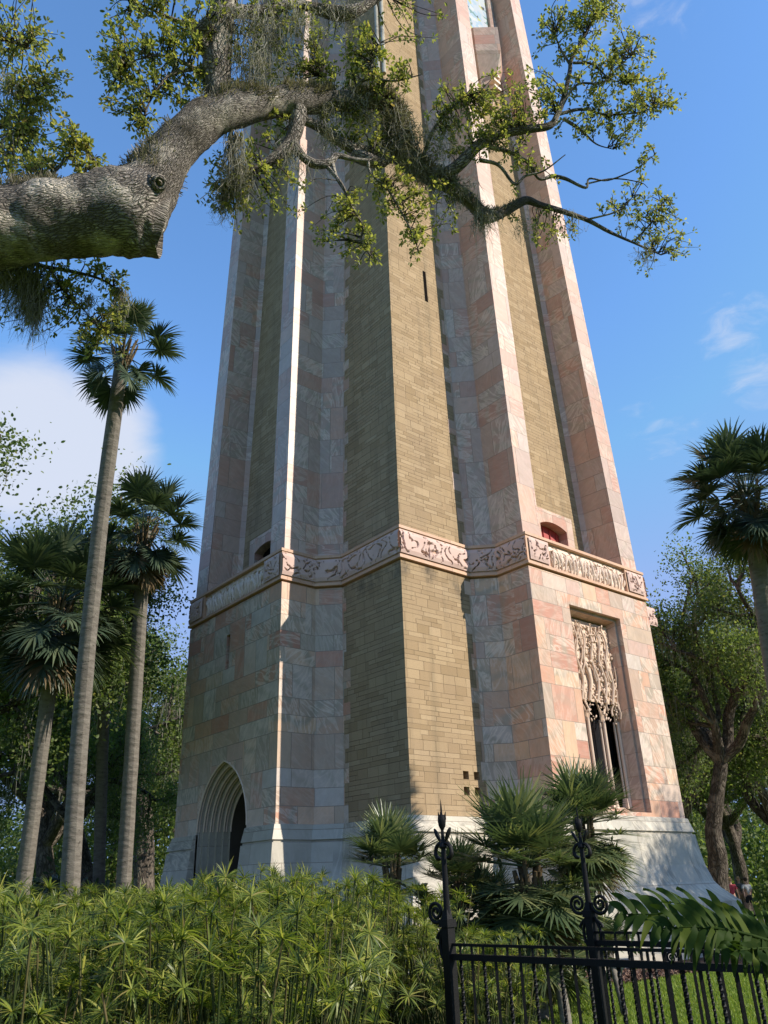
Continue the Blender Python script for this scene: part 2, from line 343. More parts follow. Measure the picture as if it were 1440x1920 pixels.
# ================================================================== GROUND
def terrain(x, y):
    r = math.hypot(x, y)
    return -.035 * max(0, r - 27) if r < 140 else -.035 * 113
rr = np.concatenate([np.linspace(0, 40, 41), np.geomspace(42, 1500, 40)]); th = np.linspace(0, 2 * PI, 97)
V = []; F = []
for r in rr:
    for a in th: V.append((r * math.cos(a), r * math.sin(a), terrain(r * math.cos(a), r * math.sin(a))))
n = len(th)
for i in range(len(rr) - 1):
    for j in range(n - 1): F.append((i * n + j, (i + 1) * n + j, (i + 1) * n + j + 1, i * n + j + 1))
g = MB().add(V, F, None, True).build('ground', m_lawn); tag(g, None, None, kind='structure')

# ================================================================== TOWER
Z0, ZJ, ZW, ZL, ZF, ZT = 0.0, 2.85, 3.25, 9.70, 10.73, 46.0
def prof(z):
    """m, w, rd, c of the plan at height z (above the frieze)"""
    d = z - ZF
    return 7.66 - .020 * d, 2.77 - .010 * d, 6.46 - .0215 * d, 5.93 - .0215 * d
def ringpts(m, w, rd, c, k=0):
    c -= .27 if k else 0
    w2 = w + rd - c
    return [(m, -w), (m, w), (rd, w), (c, w2), (c, c), (w2, c), (w, rd), (w, m)]   # one quadrant, ends at the next main face
def rotk(p, k):
    x, y = p[0], p[1]
    for _ in range(k): x, y = -y, x
    return V3(x, y, p[2] if len(p) > 2 else 0)
LOW = (7.75, 2.82, 6.583, 6.02)
tower = empty('bell_tower', (0, 0, 0), 'tall pink and grey marble bell tower with yellow stone corners and a carved frieze', 'tower')
SEG = ['main', 'ret', 'facet', 'prow', 'prow', 'facet', 'ret']
U0 = [0]
for a, b in zip(ringpts(*LOW)[:-1], ringpts(*LOW)[1:]): U0.append(U0[-1] + math.hypot(b[0] - a[0], b[1] - a[1]))
def wallseg(mb, k, i, pA, zA, pB, zB):
    a0, a1 = pA[i], pA[i + 1]; b0, b1 = pB[i], pB[i + 1]; uo = k * 31.3
    mb.quad(rotk((*a0, zA), k), rotk((*a1, zA), k), rotk((*b1, zB), k), rotk((*b0, zB), k),
            [(U0[i] + uo, zA), (U0[i + 1] + uo, zA), (U0[i + 1] + uo, zB), (U0[i] + uo, zB)])
def off(d, k=0): m, w_, rd, c = LOW; return ringpts(m + d, w_ + d * .8, rd + d, c + d, k)
mar, coq, whi, upm = MB(), MB(), MB(), MB()
def P(k, u, d, z): return rotk((d, u, z), k)            # face coordinates: u along the face, d outward
def fq(mb, k, u0, z0, u1, z1, d0, d1=None):
    d1 = d0 if d1 is None else d1; uo = k * 31.3 + 3
    mb.quad(P(k, u0, d0, z0), P(k, u1, d0, z0), P(k, u1, d1, z1), P(k, u0, d1, z1), [(u0 + uo, z0), (u1 + uo, z0), (u1 + uo, z1), (u0 + uo, z1)])
def holes(mb, k, u0, u1, z0, z1, hs, d):
    us = sorted({u0, u1, *[h[0] for h in hs], *[h[1] for h in hs]}); zs = sorted({z0, z1, *[h[2] for h in hs], *[h[3] for h in hs]})
    for a, b in zip(us[:-1], us[1:]):
        for c_, e in zip(zs[:-1], zs[1:]):
            if not any(h[0] <= a and b <= h[1] and h[2] <= c_ and e <= h[3] for h in hs): fq(mb, k, a, c_, b, e, d)
def reveal(mb, k, h, d, depth, splay=0.0):
    a, b, c_, e = h; A, B, E_ = a + splay, b - splay, e - splay
    pts = [(a, c_), (b, c_), (b, e), (a, e)]; ins = [(A, c_), (B, c_), (B, E_), (A, E_)]
    for i in range(4):
        p, q = pts[i], pts[(i + 1) % 4]; P2, Q2 = ins[i], ins[(i + 1) % 4]
        L = math.hypot(q[0] - p[0], q[1] - p[1])
        mb.quad(P(k, p[0], d, p[1]), P(k, P2[0], d - depth, P2[1]), P(k, Q2[0], d - depth, Q2[1]), P(k, q[0], d, q[1]), [(0 + i, p[1]), (depth + i, p[1]), (depth + i, p[1] + L), (i, p[1] + L)])

ARCH_A, ARCH_S, ARCH_H = 1.40, 3.32, 1.80
def arch(a, n=14):
    h = a * ARCH_H / ARCH_A; r = (h * h + a * a) / (2 * a); out = []
    for t in np.linspace(0, math.acos((r - a) / r), n): out.append((r - a) * -1 + r * math.cos(t)), out.append(r * math.sin(t))
    R = [(out[2 * i], ARCH_S + out[2 * i + 1]) for i in range(n)]
    return [(-u, z) for u, z in R] + [(u, z) for u, z in R[::-1][1:]]        # left springing -> apex -> right springing
WIN = (-1.21, 1.21, 3.35, 8.88); SLIT = (-.24, -.04, 7.80, 8.87)
mz = 7.75
for k in range(4):
    pl = ringpts(*LOW, k)
    for i in range(7):
        if SEG[i] == 'prow':
            if not (k == 0 and i == 4): wallseg(coq, k, i, pl, ZW, pl, ZL)
        elif SEG[i] != 'main': wallseg(mar, k, i, pl, ZW, pl, ZL)
    w_ = LOW[1]
    if k == 0:
        ar = arch(ARCH_A)
        fq(mar, 0, -w_, ZW, -ARCH_A, ARCH_S, mz); fq(mar, 0, ARCH_A, ZW, w_, ARCH_S, mz)
        fq(mar, 0, -w_, ARCH_S, -ARCH_A, 6.0, mz); fq(mar, 0, ARCH_A, ARCH_S, w_, 6.0, mz)
        for (u0, z0), (u1, z1) in zip(ar[:-1], ar[1:]):
            mar.quad(P(0, u0, mz, z0), P(0, u1, mz, z1), P(0, u1, mz, 6.0), P(0, u0, mz, 6.0), [(u0 + 3, z0), (u1 + 3, z1), (u1 + 3, 6), (u0 + 3, 6)])
        holes(mar, 0, -w_, w_, 6.0, ZL, [SLIT], mz); reveal(mar, 0, SLIT, mz, .5)
    elif k == 1:
        holes(mar, 1, -w_, w_, ZW, ZL, [WIN], mz)
    else: fq(mar, k, -w_, ZW, w_, ZL, mz)
# the lit yellow corner face has four square openings low down
c0 = LOW[3]; sq = [(a - .085, a + .085, z - .10, z + .10) for a in (4.12, 3.72) for z in (3.64, 3.25 + .0)]
sq = [(4.02, 4.22, 4.14, 4.34), (3.63, 3.83, 4.14, 4.34), (4.03, 4.23, 3.76, 3.96), (3.64, 3.84, 3.76, 3.96)]
def prow_face(mb, x0, x1, z0, z1, hs, y):
    """plane y = const of the corner facing the sun, holes given as x,z boxes"""
    xs = sorted({x0, x1, *[h[0] for h in hs], *[h[1] for h in hs]}); zs = sorted({z0, z1, *[h[2] for h in hs], *[h[3] for h in hs]})
    f = lambda x: U0[4] + (c0 - x)
    for a, b in zip(xs[:-1], xs[1:]):
        for c_, e in zip(zs[:-1], zs[1:]):
            if not any(h[0] <= a and b <= h[1] and h[2] <= c_ and e <= h[3] for h in hs):
                mb.quad(V3(b, y, c_), V3(a, y, c_), V3(a, y, e), V3(b, y, e), [(f(b), c_), (f(a), c_), (f(a), e), (f(b), e)])
    for h in hs:
        a, b, c_, e = h; D = .45
        for p, q in (((a, c_), (b, c_)), ((b, c_), (b, e)), ((b, e), (a, e)), ((a, e), (a, c_))):
            mb.quad(V3(p[0], y, p[1]), V3(p[0], y - D, p[1]), V3(q[0], y - D, q[1]), V3(q[0], y, q[1]), [(0, 0), (.4, 0), (.4, .2), (0, .2)])
w2L = LOW[1] + LOW[2] - LOW[3]
prow_face(coq, w2L, c0, ZW, ZL, sq, c0)
# plinth: white course, groove, then the wall flares out to its foot
flare = [(0.0, 1.38), (.19, 1.38), (.195, 1.10), (.40, 1.10), (.405, .85), (1.13, .83), (1.15, .80), (1.30, .64), (1.45, .48), (1.62, .36), (2.04, .24), (2.40, .19), (2.81, .15), (2.82, .09), (2.87, .09), (2.88, .15), (3.24, .05), (3.25, 0.0)]
for k in range(4):
    for (za, da), (zb, db) in zip(flare[:-1], flare[1:]):
        pa, pb = off(da, k), off(db, k)
        for i in range(7):
            if k == 0 and i == 0:
                for sgn in (-1, 1):
                    ua, ub = sgn * ARCH_A, sgn * (LOW[1] + da * .8); uc = sgn * (LOW[1] + db * .8)
                    lo = [P(0, ua, mz + da, za), P(0, ub, mz + da, za), P(0, uc, mz + db, zb), P(0, ua, mz + db, zb)]
                    uvs = [(ua + 3, za), (ub + 3, za), (uc + 3, zb), (ua + 3, zb)]
                    whi.quad(*(lo if sgn > 0 else [lo[1], lo[0], lo[3], lo[2]]), uvs if sgn > 0 else [uvs[1], uvs[0], uvs[3], uvs[2]])
                    whi.quad(P(0, ua, mz + da, za), P(0, ua, mz - .05, za), P(0, ua, mz - .05, zb), P(0, ua, mz + db, zb), [(da, za), (-.05, za), (-.05, zb), (db, zb)])
            elif za != zb: wallseg(whi, k, i, pa, za, pb, zb)
# groove under the frieze, frieze band with proud top and bottom edges
fr = MB(); bandz = [(9.70, 0.0), (9.71, -.07), (9.755, -.07), (9.76, .07), (9.84, .07), (9.86, .035), (10.62, .035), (10.635, .065), (10.72, .065), (10.74, -.03)]
for k in range(4):
    for (za, da), (zb, db) in zip(bandz[:-1], bandz[1:]):
        pa, pb = off(da, k), off(db, k)
        for i in range(7):
            if i == 0 and abs(da - .035) < 1e-6 and abs(db - .035) < 1e-6:       # main bays: open panel between the piers
                uo = LOW[1] + .03
                fq(fr, k, -uo, za, -1.86, zb, mz + da); fq(fr, k, 1.86, za, uo, zb, mz + da)
                reveal(fr, k, (-1.86, 1.86, za, zb), mz + da, .22); fq(fr, k, -1.86, za, 1.86, zb, mz - .185)
            else: wallseg(fr, k, i, pa, za, pb, zb)
    fq(fr, k, -2.0, 10.0, 2.0, 10.001, mz - .18, mz - 1.4)
    fr.quad(P(k, -2.0, mz - .03, 10.74), P(k, 2.0, mz - .03, 10.74), P(k, 2.0, mz - .4, 10.74), P(k, -2.0, mz - .4, 10.74))
    fr.quad(P(k, 2.0, mz - .4, 10.74), P(k, -2.0, mz - .4, 10.74), P(k, -2.0, mz - .4, 10.0), P(k, 2.0, mz - .4, 10.0))
# upper shaft
LV = [10.735, 18, 26, 34, ZT]
def pw(z): return 1.98 - .010 * (z - ZF)
UW = (-.62, .62, 10.9, 12.35)
for k in range(4):
    for za, zb in zip(LV[:-1], LV[1:]):
        A_, B_ = prof(za), prof(zb); pa, pb = ringpts(*A_, k), ringpts(*B_, k)
        for i in range(1, 7): wallseg(coq if SEG[i] == 'prow' else upm, k, i, pa, za, pb, zb)
        for sgn in (-1, 1):
            a0, a1, b0, b1 = pw(za), A_[1], pw(zb), B_[1]; uo = k * 31.3 + 3
            q = [P(k, sgn * a0, A_[0], za), P(k, sgn * a1, A_[0], za), P(k, sgn * b1, B_[0], zb), P(k, sgn * b0, B_[0], zb)]
            uv = [(sgn * a0 + uo, za), (sgn * a1 + uo, za), (sgn * b1 + uo, zb), (sgn * b0 + uo, zb)]
            upm.quad(*(q if sgn > 0 else [q[1], q[0], q[3], q[2]]), uv if sgn > 0 else [uv[1], uv[0], uv[3], uv[2]])
            # inner side of the pier, a narrow marble facet at the back
            zl = za if za > 11 else 9.9
            for (x0, y0, x1, y1) in ((0, 0, .10, 1.0), (.10, 1.0, .26, 1.13)):
                q = [P(k, sgn * (a0 - x0), A_[0] - y0, zl), P(k, sgn * (a0 - x1), A_[0] - y1, zl), P(k, sgn * (b0 - x1), B_[0] - y1, zb), P(k, sgn * (b0 - x0), B_[0] - y0, zb)]
                uv = [(9 + y0, zl), (9 + y1, zl), (9 + y1, zb), (9 + y0, zb)]
                upm.quad(*q, uv)
        a, b = pw(za) - .26, pw(zb) - .26; zl = za if za > 11 else 9.9
        if za < 11:
            D = lambda z: prof(z)[0] - 1.13
            for (u0, u1, z0, z1) in ((-a, -.66, 9.9, zb), (.66, a, 9.9, zb), (-.66, .66, 12.3, zb)):
                t0, t1 = (u0 if abs(u0) == .66 else math.copysign(b, u0)), (u1 if abs(u1) == .66 else math.copysign(b, u1))
                coq.quad(P(k, u0, D(z0), z0), P(k, u1, D(z0), z0), P(k, t1, D(z1), z1), P(k, t0, D(z1), z1), [(u0 + k * 9, z0), (u1 + k * 9, z0), (t1 + k * 9, z1), (t0 + k * 9, z1)])
            continue
        coq.quad(P(k, -a, A_[0] - 1.13, zl), P(k, a, A_[0] - 1.13, zl), P(k, b, B_[0] - 1.13, zb), P(k, -b, B_[0] - 1.13, zb), [(-a + k * 9, zl), (a + k * 9, zl), (b + k * 9, zb), (-b + k * 9, zb)])
for face in (0, 1):
    for lo_, hi_, mb in ((ZW, ZL - .02, mar), (10.76, 40.0, upm)):
        z = lo_; odd = 0
        while z < hi_ - .3:
            h = random.uniform(.36, .62); wd = random.uniform(.03, .10) if odd else random.uniform(.16, .36); odd ^= 1; z2 = min(hi_, z + h)
            def pt(z_, e):
                c_ = (LOW if lo_ < 5 else prof(z_))[3]; w_, rd_ = (LOW if lo_ < 5 else prof(z_))[1:3]; w2 = w_ + rd_ - c_
                return V3(c_ + .004, w2 + e, z_) if face == 0 else V3(w2 + e, c_ + .004, z_)
            q = [pt(z, -.002), pt(z, wd), pt(z2, wd), pt(z2, -.002)]; q = q if face == 0 else [q[1], q[0], q[3], q[2]]
            u = face * 5 + z * .37; mb.quad(*q, [(u, z), (u + wd, z), (u + wd, z2), (u, z2)]); z = z2
mar.build('marble_wall', m_pink, tower); upm.build('upper_marble_pier', m_rose, tower); coq.build('yellow_stone_wall', m_coq, tower); whi.build('plinth', m_white, tower)
frz = fr.build('frieze', m_carve, tower)
rf = MB(); pr_ = ringpts(*prof(ZT)); allp = [rotk((*p, ZT), k) for k in range(4) for p in pr_[:-1]]
rf.add(allp, [list(range(len(allp)))]); rf.build('roof', m_rose, tower)

# carved relief, real displaced stone
def relief(mb, A_, B_, z0, z1, amp, seed, dens=1.0, step=.022, frame=True):
    A_, B_ = V3(*A_, 0), V3(*B_, 0); L = np.linalg.norm(B_ - A_); d = (B_ - A_) / L; nrm = V3(d[1], -d[0], 0)
    nu, nv = max(4, int(L / step)), max(4, int((z1 - z0) / step)); V = []; UV = []
    for j in range(nv + 1):
        for i in range(nu + 1):
            u, v = L * i / nu, (z1 - z0) * j / nv
            q = Vector((u * 2.6 * dens + seed * 9.1, v * 2.6 * dens, seed * 3.7))
            wv = mnoise.noise_vector(q * .8) * .9
            r1 = abs(mnoise.noise(q + wv)); r2 = abs(mnoise.noise(q * 2.3 + wv * 1.5 + Vector((5, 5, 5))))
            h = min(1, r1 * 4.2) * .6 + min(1, r2 * 3.2) * .4
            e = (min(1, 10 * min(i / nu, 1 - i / nu)) if frame else 1) * min(1, 6 * min(j / nv, 1 - j / nv))
            hh = amp * (1 - 2.4 * max(0, .52 - h)) * e + amp * .12 * e
            V.append(A_ + d * u + nrm * (hh - amp * .75 * e) + V3(0, 0, z0 + v)); UV.append((u + seed, z0 + v))
    m_ = nu + 1; F = [[j * m_ + i, j * m_ + i + 1, (j + 1) * m_ + i + 1, (j + 1) * m_ + i] for j in range(nv) for i in range(nu)]
    mb.add(V, F, UV, False)
m_relief, t = newmat('carved_relief_stone'); uv = t.add('ShaderNodeUVMap').outputs[0]
n = t.noise(uv, 1.2, 4).outputs[0]
c = t.ramp(n, [(.3, (.53, .37, .31)), (.7, (.64, .46, .39))])
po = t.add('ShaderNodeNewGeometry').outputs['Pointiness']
c = t.mix(t.ramp(po, [(.42, .9), (.493, 0)]), c, (.12, .10, .085, 1))      # undercut shade painted into the hollows of the carving
m_lace = simple('pale_carved_tracery', (.66, .50, .38), .6, .3, .1, 3)
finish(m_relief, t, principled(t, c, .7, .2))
rl = MB(); o35 = off(.037)
for k in (0, 1, 3):
    for i in range(1, 7):
        if k == 1 and i > 3: continue
        if k == 3 and i < 4: continue
        a, b = V3(*o35[i]), V3(*o35[i + 1]); dd = unit(b - a); mgn = -.01
        a2, b2 = a + dd * mgn, b - dd * mgn
        A2, B2 = rotk((*a2, 0), k)[:2], rotk((*b2, 0), k)[:2]
        nn = V3(B2[1] - A2[1], A2[0] - B2[0]); nn /= np.linalg.norm(nn)
        relief(rl, A2 + nn * .035, B2 + nn * .035, 9.90, 10.58, .10, i + 7 * k, 1.5 if SEG[i] != 'prow' else 1.25, .022, False)
    for s0, s1 in ((-2.76, -1.92), (1.92, 2.76)):
        if k < 3: relief(rl, P(k, s0, mz + .075, 0)[:2], P(k, s1, mz + .075, 0)[:2], 9.90, 10.58, .08, 3 + s0, 1.6)
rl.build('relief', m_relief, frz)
# tall birds and fronds standing in the open panels of the parapet
fg = MB()
for k in (0, 1): relief(fg, P(k, -1.85, mz - .06, 0)[:2], P(k, 1.85, mz - .06, 0)[:2], 9.86, 10.62, .12, 40 + k, 1.35)
for k in (0, 1):
    n = 19
    for q in range(n):
        u = -1.72 + 3.44 * (q + .5) / n + random.uniform(-.03, .03); h = random.uniform(.48, .60); d = mz - .03; lean = random.uniform(-.13, .13)
        p = [P(k, u - lean * .4, d, 9.87), P(k, u - lean * .2, d + .02, 9.87 + h * .35), P(k, u + lean * .4, d + .03, 9.87 + h * .7), P(k, u + lean, d + .01, 9.87 + h), P(k, u + lean * 2.2, d + .02, 9.87 + h * 1.08)]
        fg.tube(bez(p, 4), np.interp(np.linspace(0, 1, 17), [0, .25, .5, .8, 1], [.012, .036, .048, .02, .010]), 7)
        for s in range(6):
            a = random.uniform(-.14, .14); z0 = 9.88 + random.uniform(0, .3)
            fg.tube(bez([P(k, u + a, d - .04, z0), P(k, u + a * 1.6, d + .01, z0 + .16), P(k, u + a * 2.2, d + .0, z0 + .30)], 3), [.012, .028, .036, .036, .03, .02, .008], 5)
        fg.tube([P(k, u + 1.72 / n, d - .05, 9.86), P(k, u + 1.72 / n, d - .05, 10.62)], [.018, .018], 5)
fg.build('parapet_figure_relief', m_shaft, frz)

# doorway with stepped pointed orders
dw = MB()
for i in range(5):
    a0, a1 = ARCH_A - .09 * i, ARCH_A - .09 * (i + 1); d0, d1 = mz - .17 * i, mz - .17 * (i + 1)
    A1, A2 = [(-a0, 0)] + arch(a0) + [(a0, 0)], [(-a1, 0)] + arch(a1) + [(a1, 0)]
    for (p, q, p2, q2) in zip(A1[:-1], A1[1:], A2[:-1], A2[1:]):
        ua = p[1] * 1.0; ub = q[1] + .2
        dw.quad(P(0, p[0], d0, p[1]), P(0, q[0], d0, q[1]), P(0, q[0], d1, q[1]), P(0, p[0], d1, p[1]), [(d0, ua), (d0, ub), (d1, ub), (d1, ua)])
        dw.quad(P(0, p[0], d1, p[1]), P(0, q[0], d1, q[1]), P(0, q2[0], d1, q2[1]), P(0, p2[0], d1, p2[1]), [(p[0], p[1]), (q[0], q[1]), (q2[0], q2[1]), (p2[0], p2[1])])
dwo = dw.build('doorway', m_white, tower)
mo = MB()
for i in range(6):
    a0 = ARCH_A - .09 * i; d0 = mz - .17 * i
    mo.tube([P(0, u, d0 - .01, z) for u, z in arch(a0, 10)], .028, 6)
    if i: mo.tube([P(0, u, d0 + .085, z) for u, z in arch(a0 + .085, 10)], .022, 5)
mo.build('arch_moulding', m_shaft, dwo)
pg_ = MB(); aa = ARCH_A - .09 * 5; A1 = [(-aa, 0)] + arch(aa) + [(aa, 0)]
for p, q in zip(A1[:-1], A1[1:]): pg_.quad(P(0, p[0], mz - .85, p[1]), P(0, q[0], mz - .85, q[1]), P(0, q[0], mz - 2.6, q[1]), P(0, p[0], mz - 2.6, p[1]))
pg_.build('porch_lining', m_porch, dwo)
db = MB()
for sgn in (-1, 1):
    pts = [(0.012, 0), (aa, 0)] + [p for p in arch(aa)[::-1] if p[0] > .012]
    front = [P(0, sgn * u, mz - 2.55, z) for u, z in pts]; db.add(front, [list(range(len(front)))])
    for r in range(7):
        for cidx in range(2): db.box(P(0, sgn * (.25 + .38 * cidx), mz - 2.54, .35 + r * .5), (.05, .28, .40))
db.build('door', m_bronze, tower)
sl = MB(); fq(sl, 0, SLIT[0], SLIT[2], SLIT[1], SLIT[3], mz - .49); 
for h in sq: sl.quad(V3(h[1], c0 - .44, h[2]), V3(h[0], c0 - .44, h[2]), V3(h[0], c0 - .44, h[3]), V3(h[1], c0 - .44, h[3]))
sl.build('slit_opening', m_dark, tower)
s2 = MB(); mm = 5.62
def prow_c(z): return prof(z)[3]
for a, b, z0, z1 in ((4.03, 4.16, 19.75, 21.1),):  # flat dark quad on the wall; the slit's inner shade is painted on
    y0, y1 = prow_c(z0) + .012, prow_c(z1) + .012
    s2.quad(V3(b - .0, y0, z0), V3(a, y0, z0), V3(a, y1, z1), V3(b, y1, z1)); 
s2.build('arrow_slit', m_dark, tower)

# big traceried window
wn = MB(); reveal(wn, 1, WIN, mz, .16); 
for (a, b, dd, h_, s_) in ((WIN[0], WIN[1], mz - .16, WIN[3], .09), ):
    pass
i0 = (-1.21, 1.21, 3.35, 8.88); i1 = (-1.13, 1.13, 3.35, 8.80); i2 = (-1.05, 1.05, 3.35, 8.66)
def step(mb, k, o_, i_, d):
    for (a, b, c_, e) in ((o_[0], i_[0], o_[2], o_[3]), (i_[1], o_[1], o_[2], o_[3]), (i_[0], i_[1], i_[3], o_[3])): fq(mb, k, a, c_, b, e, d)
step(wn, 1, i0, i1, mz - .158); reveal(wn, 1, i1, mz - .158, .40, .09); 
wn.quad(P(1, -.985, mz - .10, 3.02), P(1, .985, mz - .10, 3.02), P(1, .985, mz - .60, 3.52), P(1, -.985, mz - .60, 3.52), [(0, 0), (2, 0), (2, .7), (0, .7)])
wno = wn.build('window_surround', m_rose, tower)
sill = MB().quad(P(1, -1.21, mz + .03, 2.95), P(1, 1.21, mz + .03, 2.95), P(1, 1.21, mz - .30, 3.38), P(1, -1.21, mz - .30, 3.38), [(0, 0), (2.4, 0), (2.4, .5), (0, .5)])
sill.build('window_sill', m_white, wno)
gl = MB(); fq(gl, 1, -1.1, 3.3, 1.1, 8.7, mz - .86); gl.build('pane', m_glass, wno)
ms = MB()
for u0 in (-1.03, -.36, .36, 1.03):
    for du, r, dz in ((-.075, .034, .0), (0, .05, .07), (.075, .034, .0)):
        ms.tube([P(1, u0 + du, mz - .60 + dz, 3.5), P(1, u0 + du, mz - .60 + dz, 5.85)], r, 8)
    ms.box(P(1, u0, mz - .60, 3.62), (.26, .2, .28), None, .75)
    for sgn in (-1, 1):
        for du in (0, .06):
            if abs(u0 + sgn * .3) > .98: continue
            ms.tube(bez([P(1, u0 + sgn * du, mz - .56, 5.8), P(1, u0 + sgn * (du + .05), mz - .53, 6.05), P(1, u0 + sgn * .20, mz - .52, 6.28), P(1, u0 + sgn * .345, mz - .52, 6.62)], 5), .03, 6)
ms.build('mullion', m_shaft, wno)
gb2 = MB(); relief(gb2, P(1, -1.05, mz - .43, 0)[:2], P(1, 1.05, mz - .43, 0)[:2], 6.30, 8.68, .11, 77, 1.25, .026); gb2.build('tracery_ground', m_lace, wno)
gr = MB(); dG = mz - .40
def leafblob(u, z, s, a, d):
    R3 = np.stack([P(1, math.cos(a), 0, math.sin(a)) - P(1, 0, 0, 0), P(1, 0, 1, 0) - P(1, 0, 0, 0), P(1, -math.sin(a), 0, math.cos(a)) - P(1, 0, 0, 0)], 1)
    gr.blob(P(1, u, d, z), (s, s * .4, s * .4), 6, 4, R3)
for q in range(80):
    u = random.uniform(-1.0, 1.0); z = random.uniform(5.9, 8.2); pts = [(u, z)]; a = random.uniform(.9, 2.2)
    for s in range(5):
        a += random.uniform(-.45, .45); a = .7 * a + .3 * 1.57; u += .17 * math.cos(a); z += .17 * math.sin(a); u = max(-1.03, min(1.03, u)); pts.append((u, min(z, 8.6)))
    d = dG + random.uniform(-.08, .08)
    gr.tube(bez([P(1, x, d + random.uniform(-.03, .03), y) for x, y in pts], 3), np.linspace(.034, .014, 16), 6)
for u0 in (-.36, .36, 0, -.7, .7):
    gr.tube(bez([P(1, u0, dG + .03, 6.3), P(1, u0 + .10, dG + .08, 6.9), P(1, u0 - .05, dG + .06, 7.5), P(1, u0 + .07, dG + .08, 8.05), P(1, u0 - .03, dG + .03, 8.55)], 5), np.linspace(.05, .024, 21), 7)
for q in range(520):
    z = random.uniform(5.75, 8.62); u = random.uniform(-1.05, 1.05)
    if z < 6.15 and min(abs(u + .67), abs(u), abs(u - .67)) < .17: continue
    leafblob(u, z, random.uniform(.03, .07), random.uniform(0, PI), dG + random.uniform(-.10, .10))
gr.build('tracery', m_lace, wno)

# small windows at the back of the upper recesses
for k, mat in ((0, m_dark), (1, m_red)):
    ub = MB(); dk = prof(11.5)[0] - 1.13
    o_, i_ = (-1.0, 1.0, 10.0, 12.55), (-.66, .66, 10.0, 12.15)
    for (a, b, c_, e) in ((o_[0], i_[0], o_[2], o_[3]), (i_[1], o_[1], o_[2], o_[3])): fq(ub, k, a, c_, b, e, dk + .16)
    seg = [(math.sin(x) * .66 / math.sin(.6), 12.0 + (math.cos(x) - math.cos(.6)) * .9) for x in np.linspace(-.6, .6, 9)]
    for (u0, z0), (u1, z1) in zip(seg[:-1], seg[1:]):
        ub.quad(P(k, u0, dk + .16, z0), P(k, u1, dk + .16, z1), P(k, u1, dk + .16, 12.55), P(k, u0, dk + .16, 12.55), [(u0, z0), (u1, z1), (u1, 12.5), (u0, 12.5)])
        ub.quad(P(k, u0, dk + .16, z0), P(k, u0, dk - .30, z0), P(k, u1, dk - .30, z1), P(k, u1, dk + .16, z1), [(u0, 0), (u0, .4), (u1, .4), (u1, 0)])
    for sgn in (-1, 1):
        ub.quad(P(k, sgn * .66, dk + .16, 10), P(k, sgn * .66, dk - .30, 10), P(k, sgn * .66, dk - .30, 12.0), P(k, sgn * .66, dk + .16, 12.0), [(0, 10), (.4, 10), (.4, 12), (0, 12)])
        ub.quad(P(k, sgn * 1.0, dk + .16, 10), P(k, sgn * 1.0, dk - .05, 10), P(k, sgn * 1.0, dk - .05, 12.55), P(k, sgn * 1.0, dk + .16, 12.55), [(0, 10), (.2, 10), (.2, 12), (0, 12)])
    ub.quad(P(k, -1, dk + .16, 12.55), P(k, 1, dk + .16, 12.55), P(k, 1, dk - .05, 12.55), P(k, -1, dk - .05, 12.55))
    uo = ub.build('upper_window_frame', m_rose, tower)
    um = MB(); dd = dk - .20
    um.box(P(k, 0, dd, 11.1), (1.3 if k == 1 else .06, .06 if k == 1 else 1.3, 2.3))
    for b in range(4):
        um.tube([P(k, -.5 + .33 * b, dd + .05, 10.1), P(k, -.5 + .33 * b, dd + .05, 12.05)], .02, 5)
    um.build('shutter', mat, uo)
    ul = MB()
    for b in range(8): ul.blob(P(k, -.55 + .157 * b, dd + .05, 11.55), (.06, .06, .06), 6, 4)
    ul.build('shutter_ornament', m_shaft if k else m_dark, uo)

# high oriel, corbel and coloured screen in each recess
for k in (0, 1):
    dk = prof(34.5)[0] - 1.13; orl = MB(); zt, zb, zc = 36.5, 34.9, 32.2
    pt = lambda s, z: [P(k, -1.1 * s, dk - .02, z), P(k, -.85 * s, dk + .55 * s, z), P(k, 0, dk + 1.25 * s, z), P(k, .85 * s, dk + .55 * s, z), P(k, 1.1 * s, dk - .02, z)]
    for s0, z0, s1, z1 in ((1, zb, 1, zt), (.6, 33.5, 1, zb), (.32, zc, .6, 33.5)):
        a, b = pt(s0, z0), pt(s1, z1)
        for i in range(4): orl.quad(a[i], a[i + 1], b[i + 1], b[i], [(i, z0), (i + 1, z0), (i + 1, z1), (i, z1)])
    orl.add(pt(1, zt), [[0, 1, 2, 3, 4]]); orl.add(pt(.32, zc)[::-1], [[0, 1, 2, 3, 4]])
    oo = orl.build('oriel', m_rose, tower)
    for i in range(3): 
        sl_ = MB().box(P(k, .0, dk + .62, 32.9 + .42 * i), (.42, .42, .14)); sl_.build('oriel_bracket', m_shaft, oo)
    sgl = [(1.05 * math.cos(x), 41.2 + 1.05 * math.sin(x)) for x in np.linspace(0, PI, 15)]
    pan = MB(); pts = [P(k, 1.05, dk + .03, 36.5)] + [P(k, u, dk + .03, z) for u, z in sgl] + [P(k, -1.05, dk + .03, 36.5)]
    pan.add(pts, [list(range(len(pts)))]); pan.build('ceramic_screen', m_mosaic, tower)
    fr_ = MB(); fr_.tube([P(k, 1.12, dk + .08, 36.5)] + [P(k, u * 1.07, dk + .08, z + .04) for u, z in sgl] + [P(k, -1.12, dk + .08, 36.5)], .14, 6, smooth=False)
    fr_.build('screen_arch', m_rose, tower)
    cap = MB().box(P(k, 0, dk + .35, 44.2), (2.9 if k == 1 else .7, .7 if k == 1 else 2.9, 1.2)); cap.build('recess_lintel', m_rose, tower)
sh = MB()
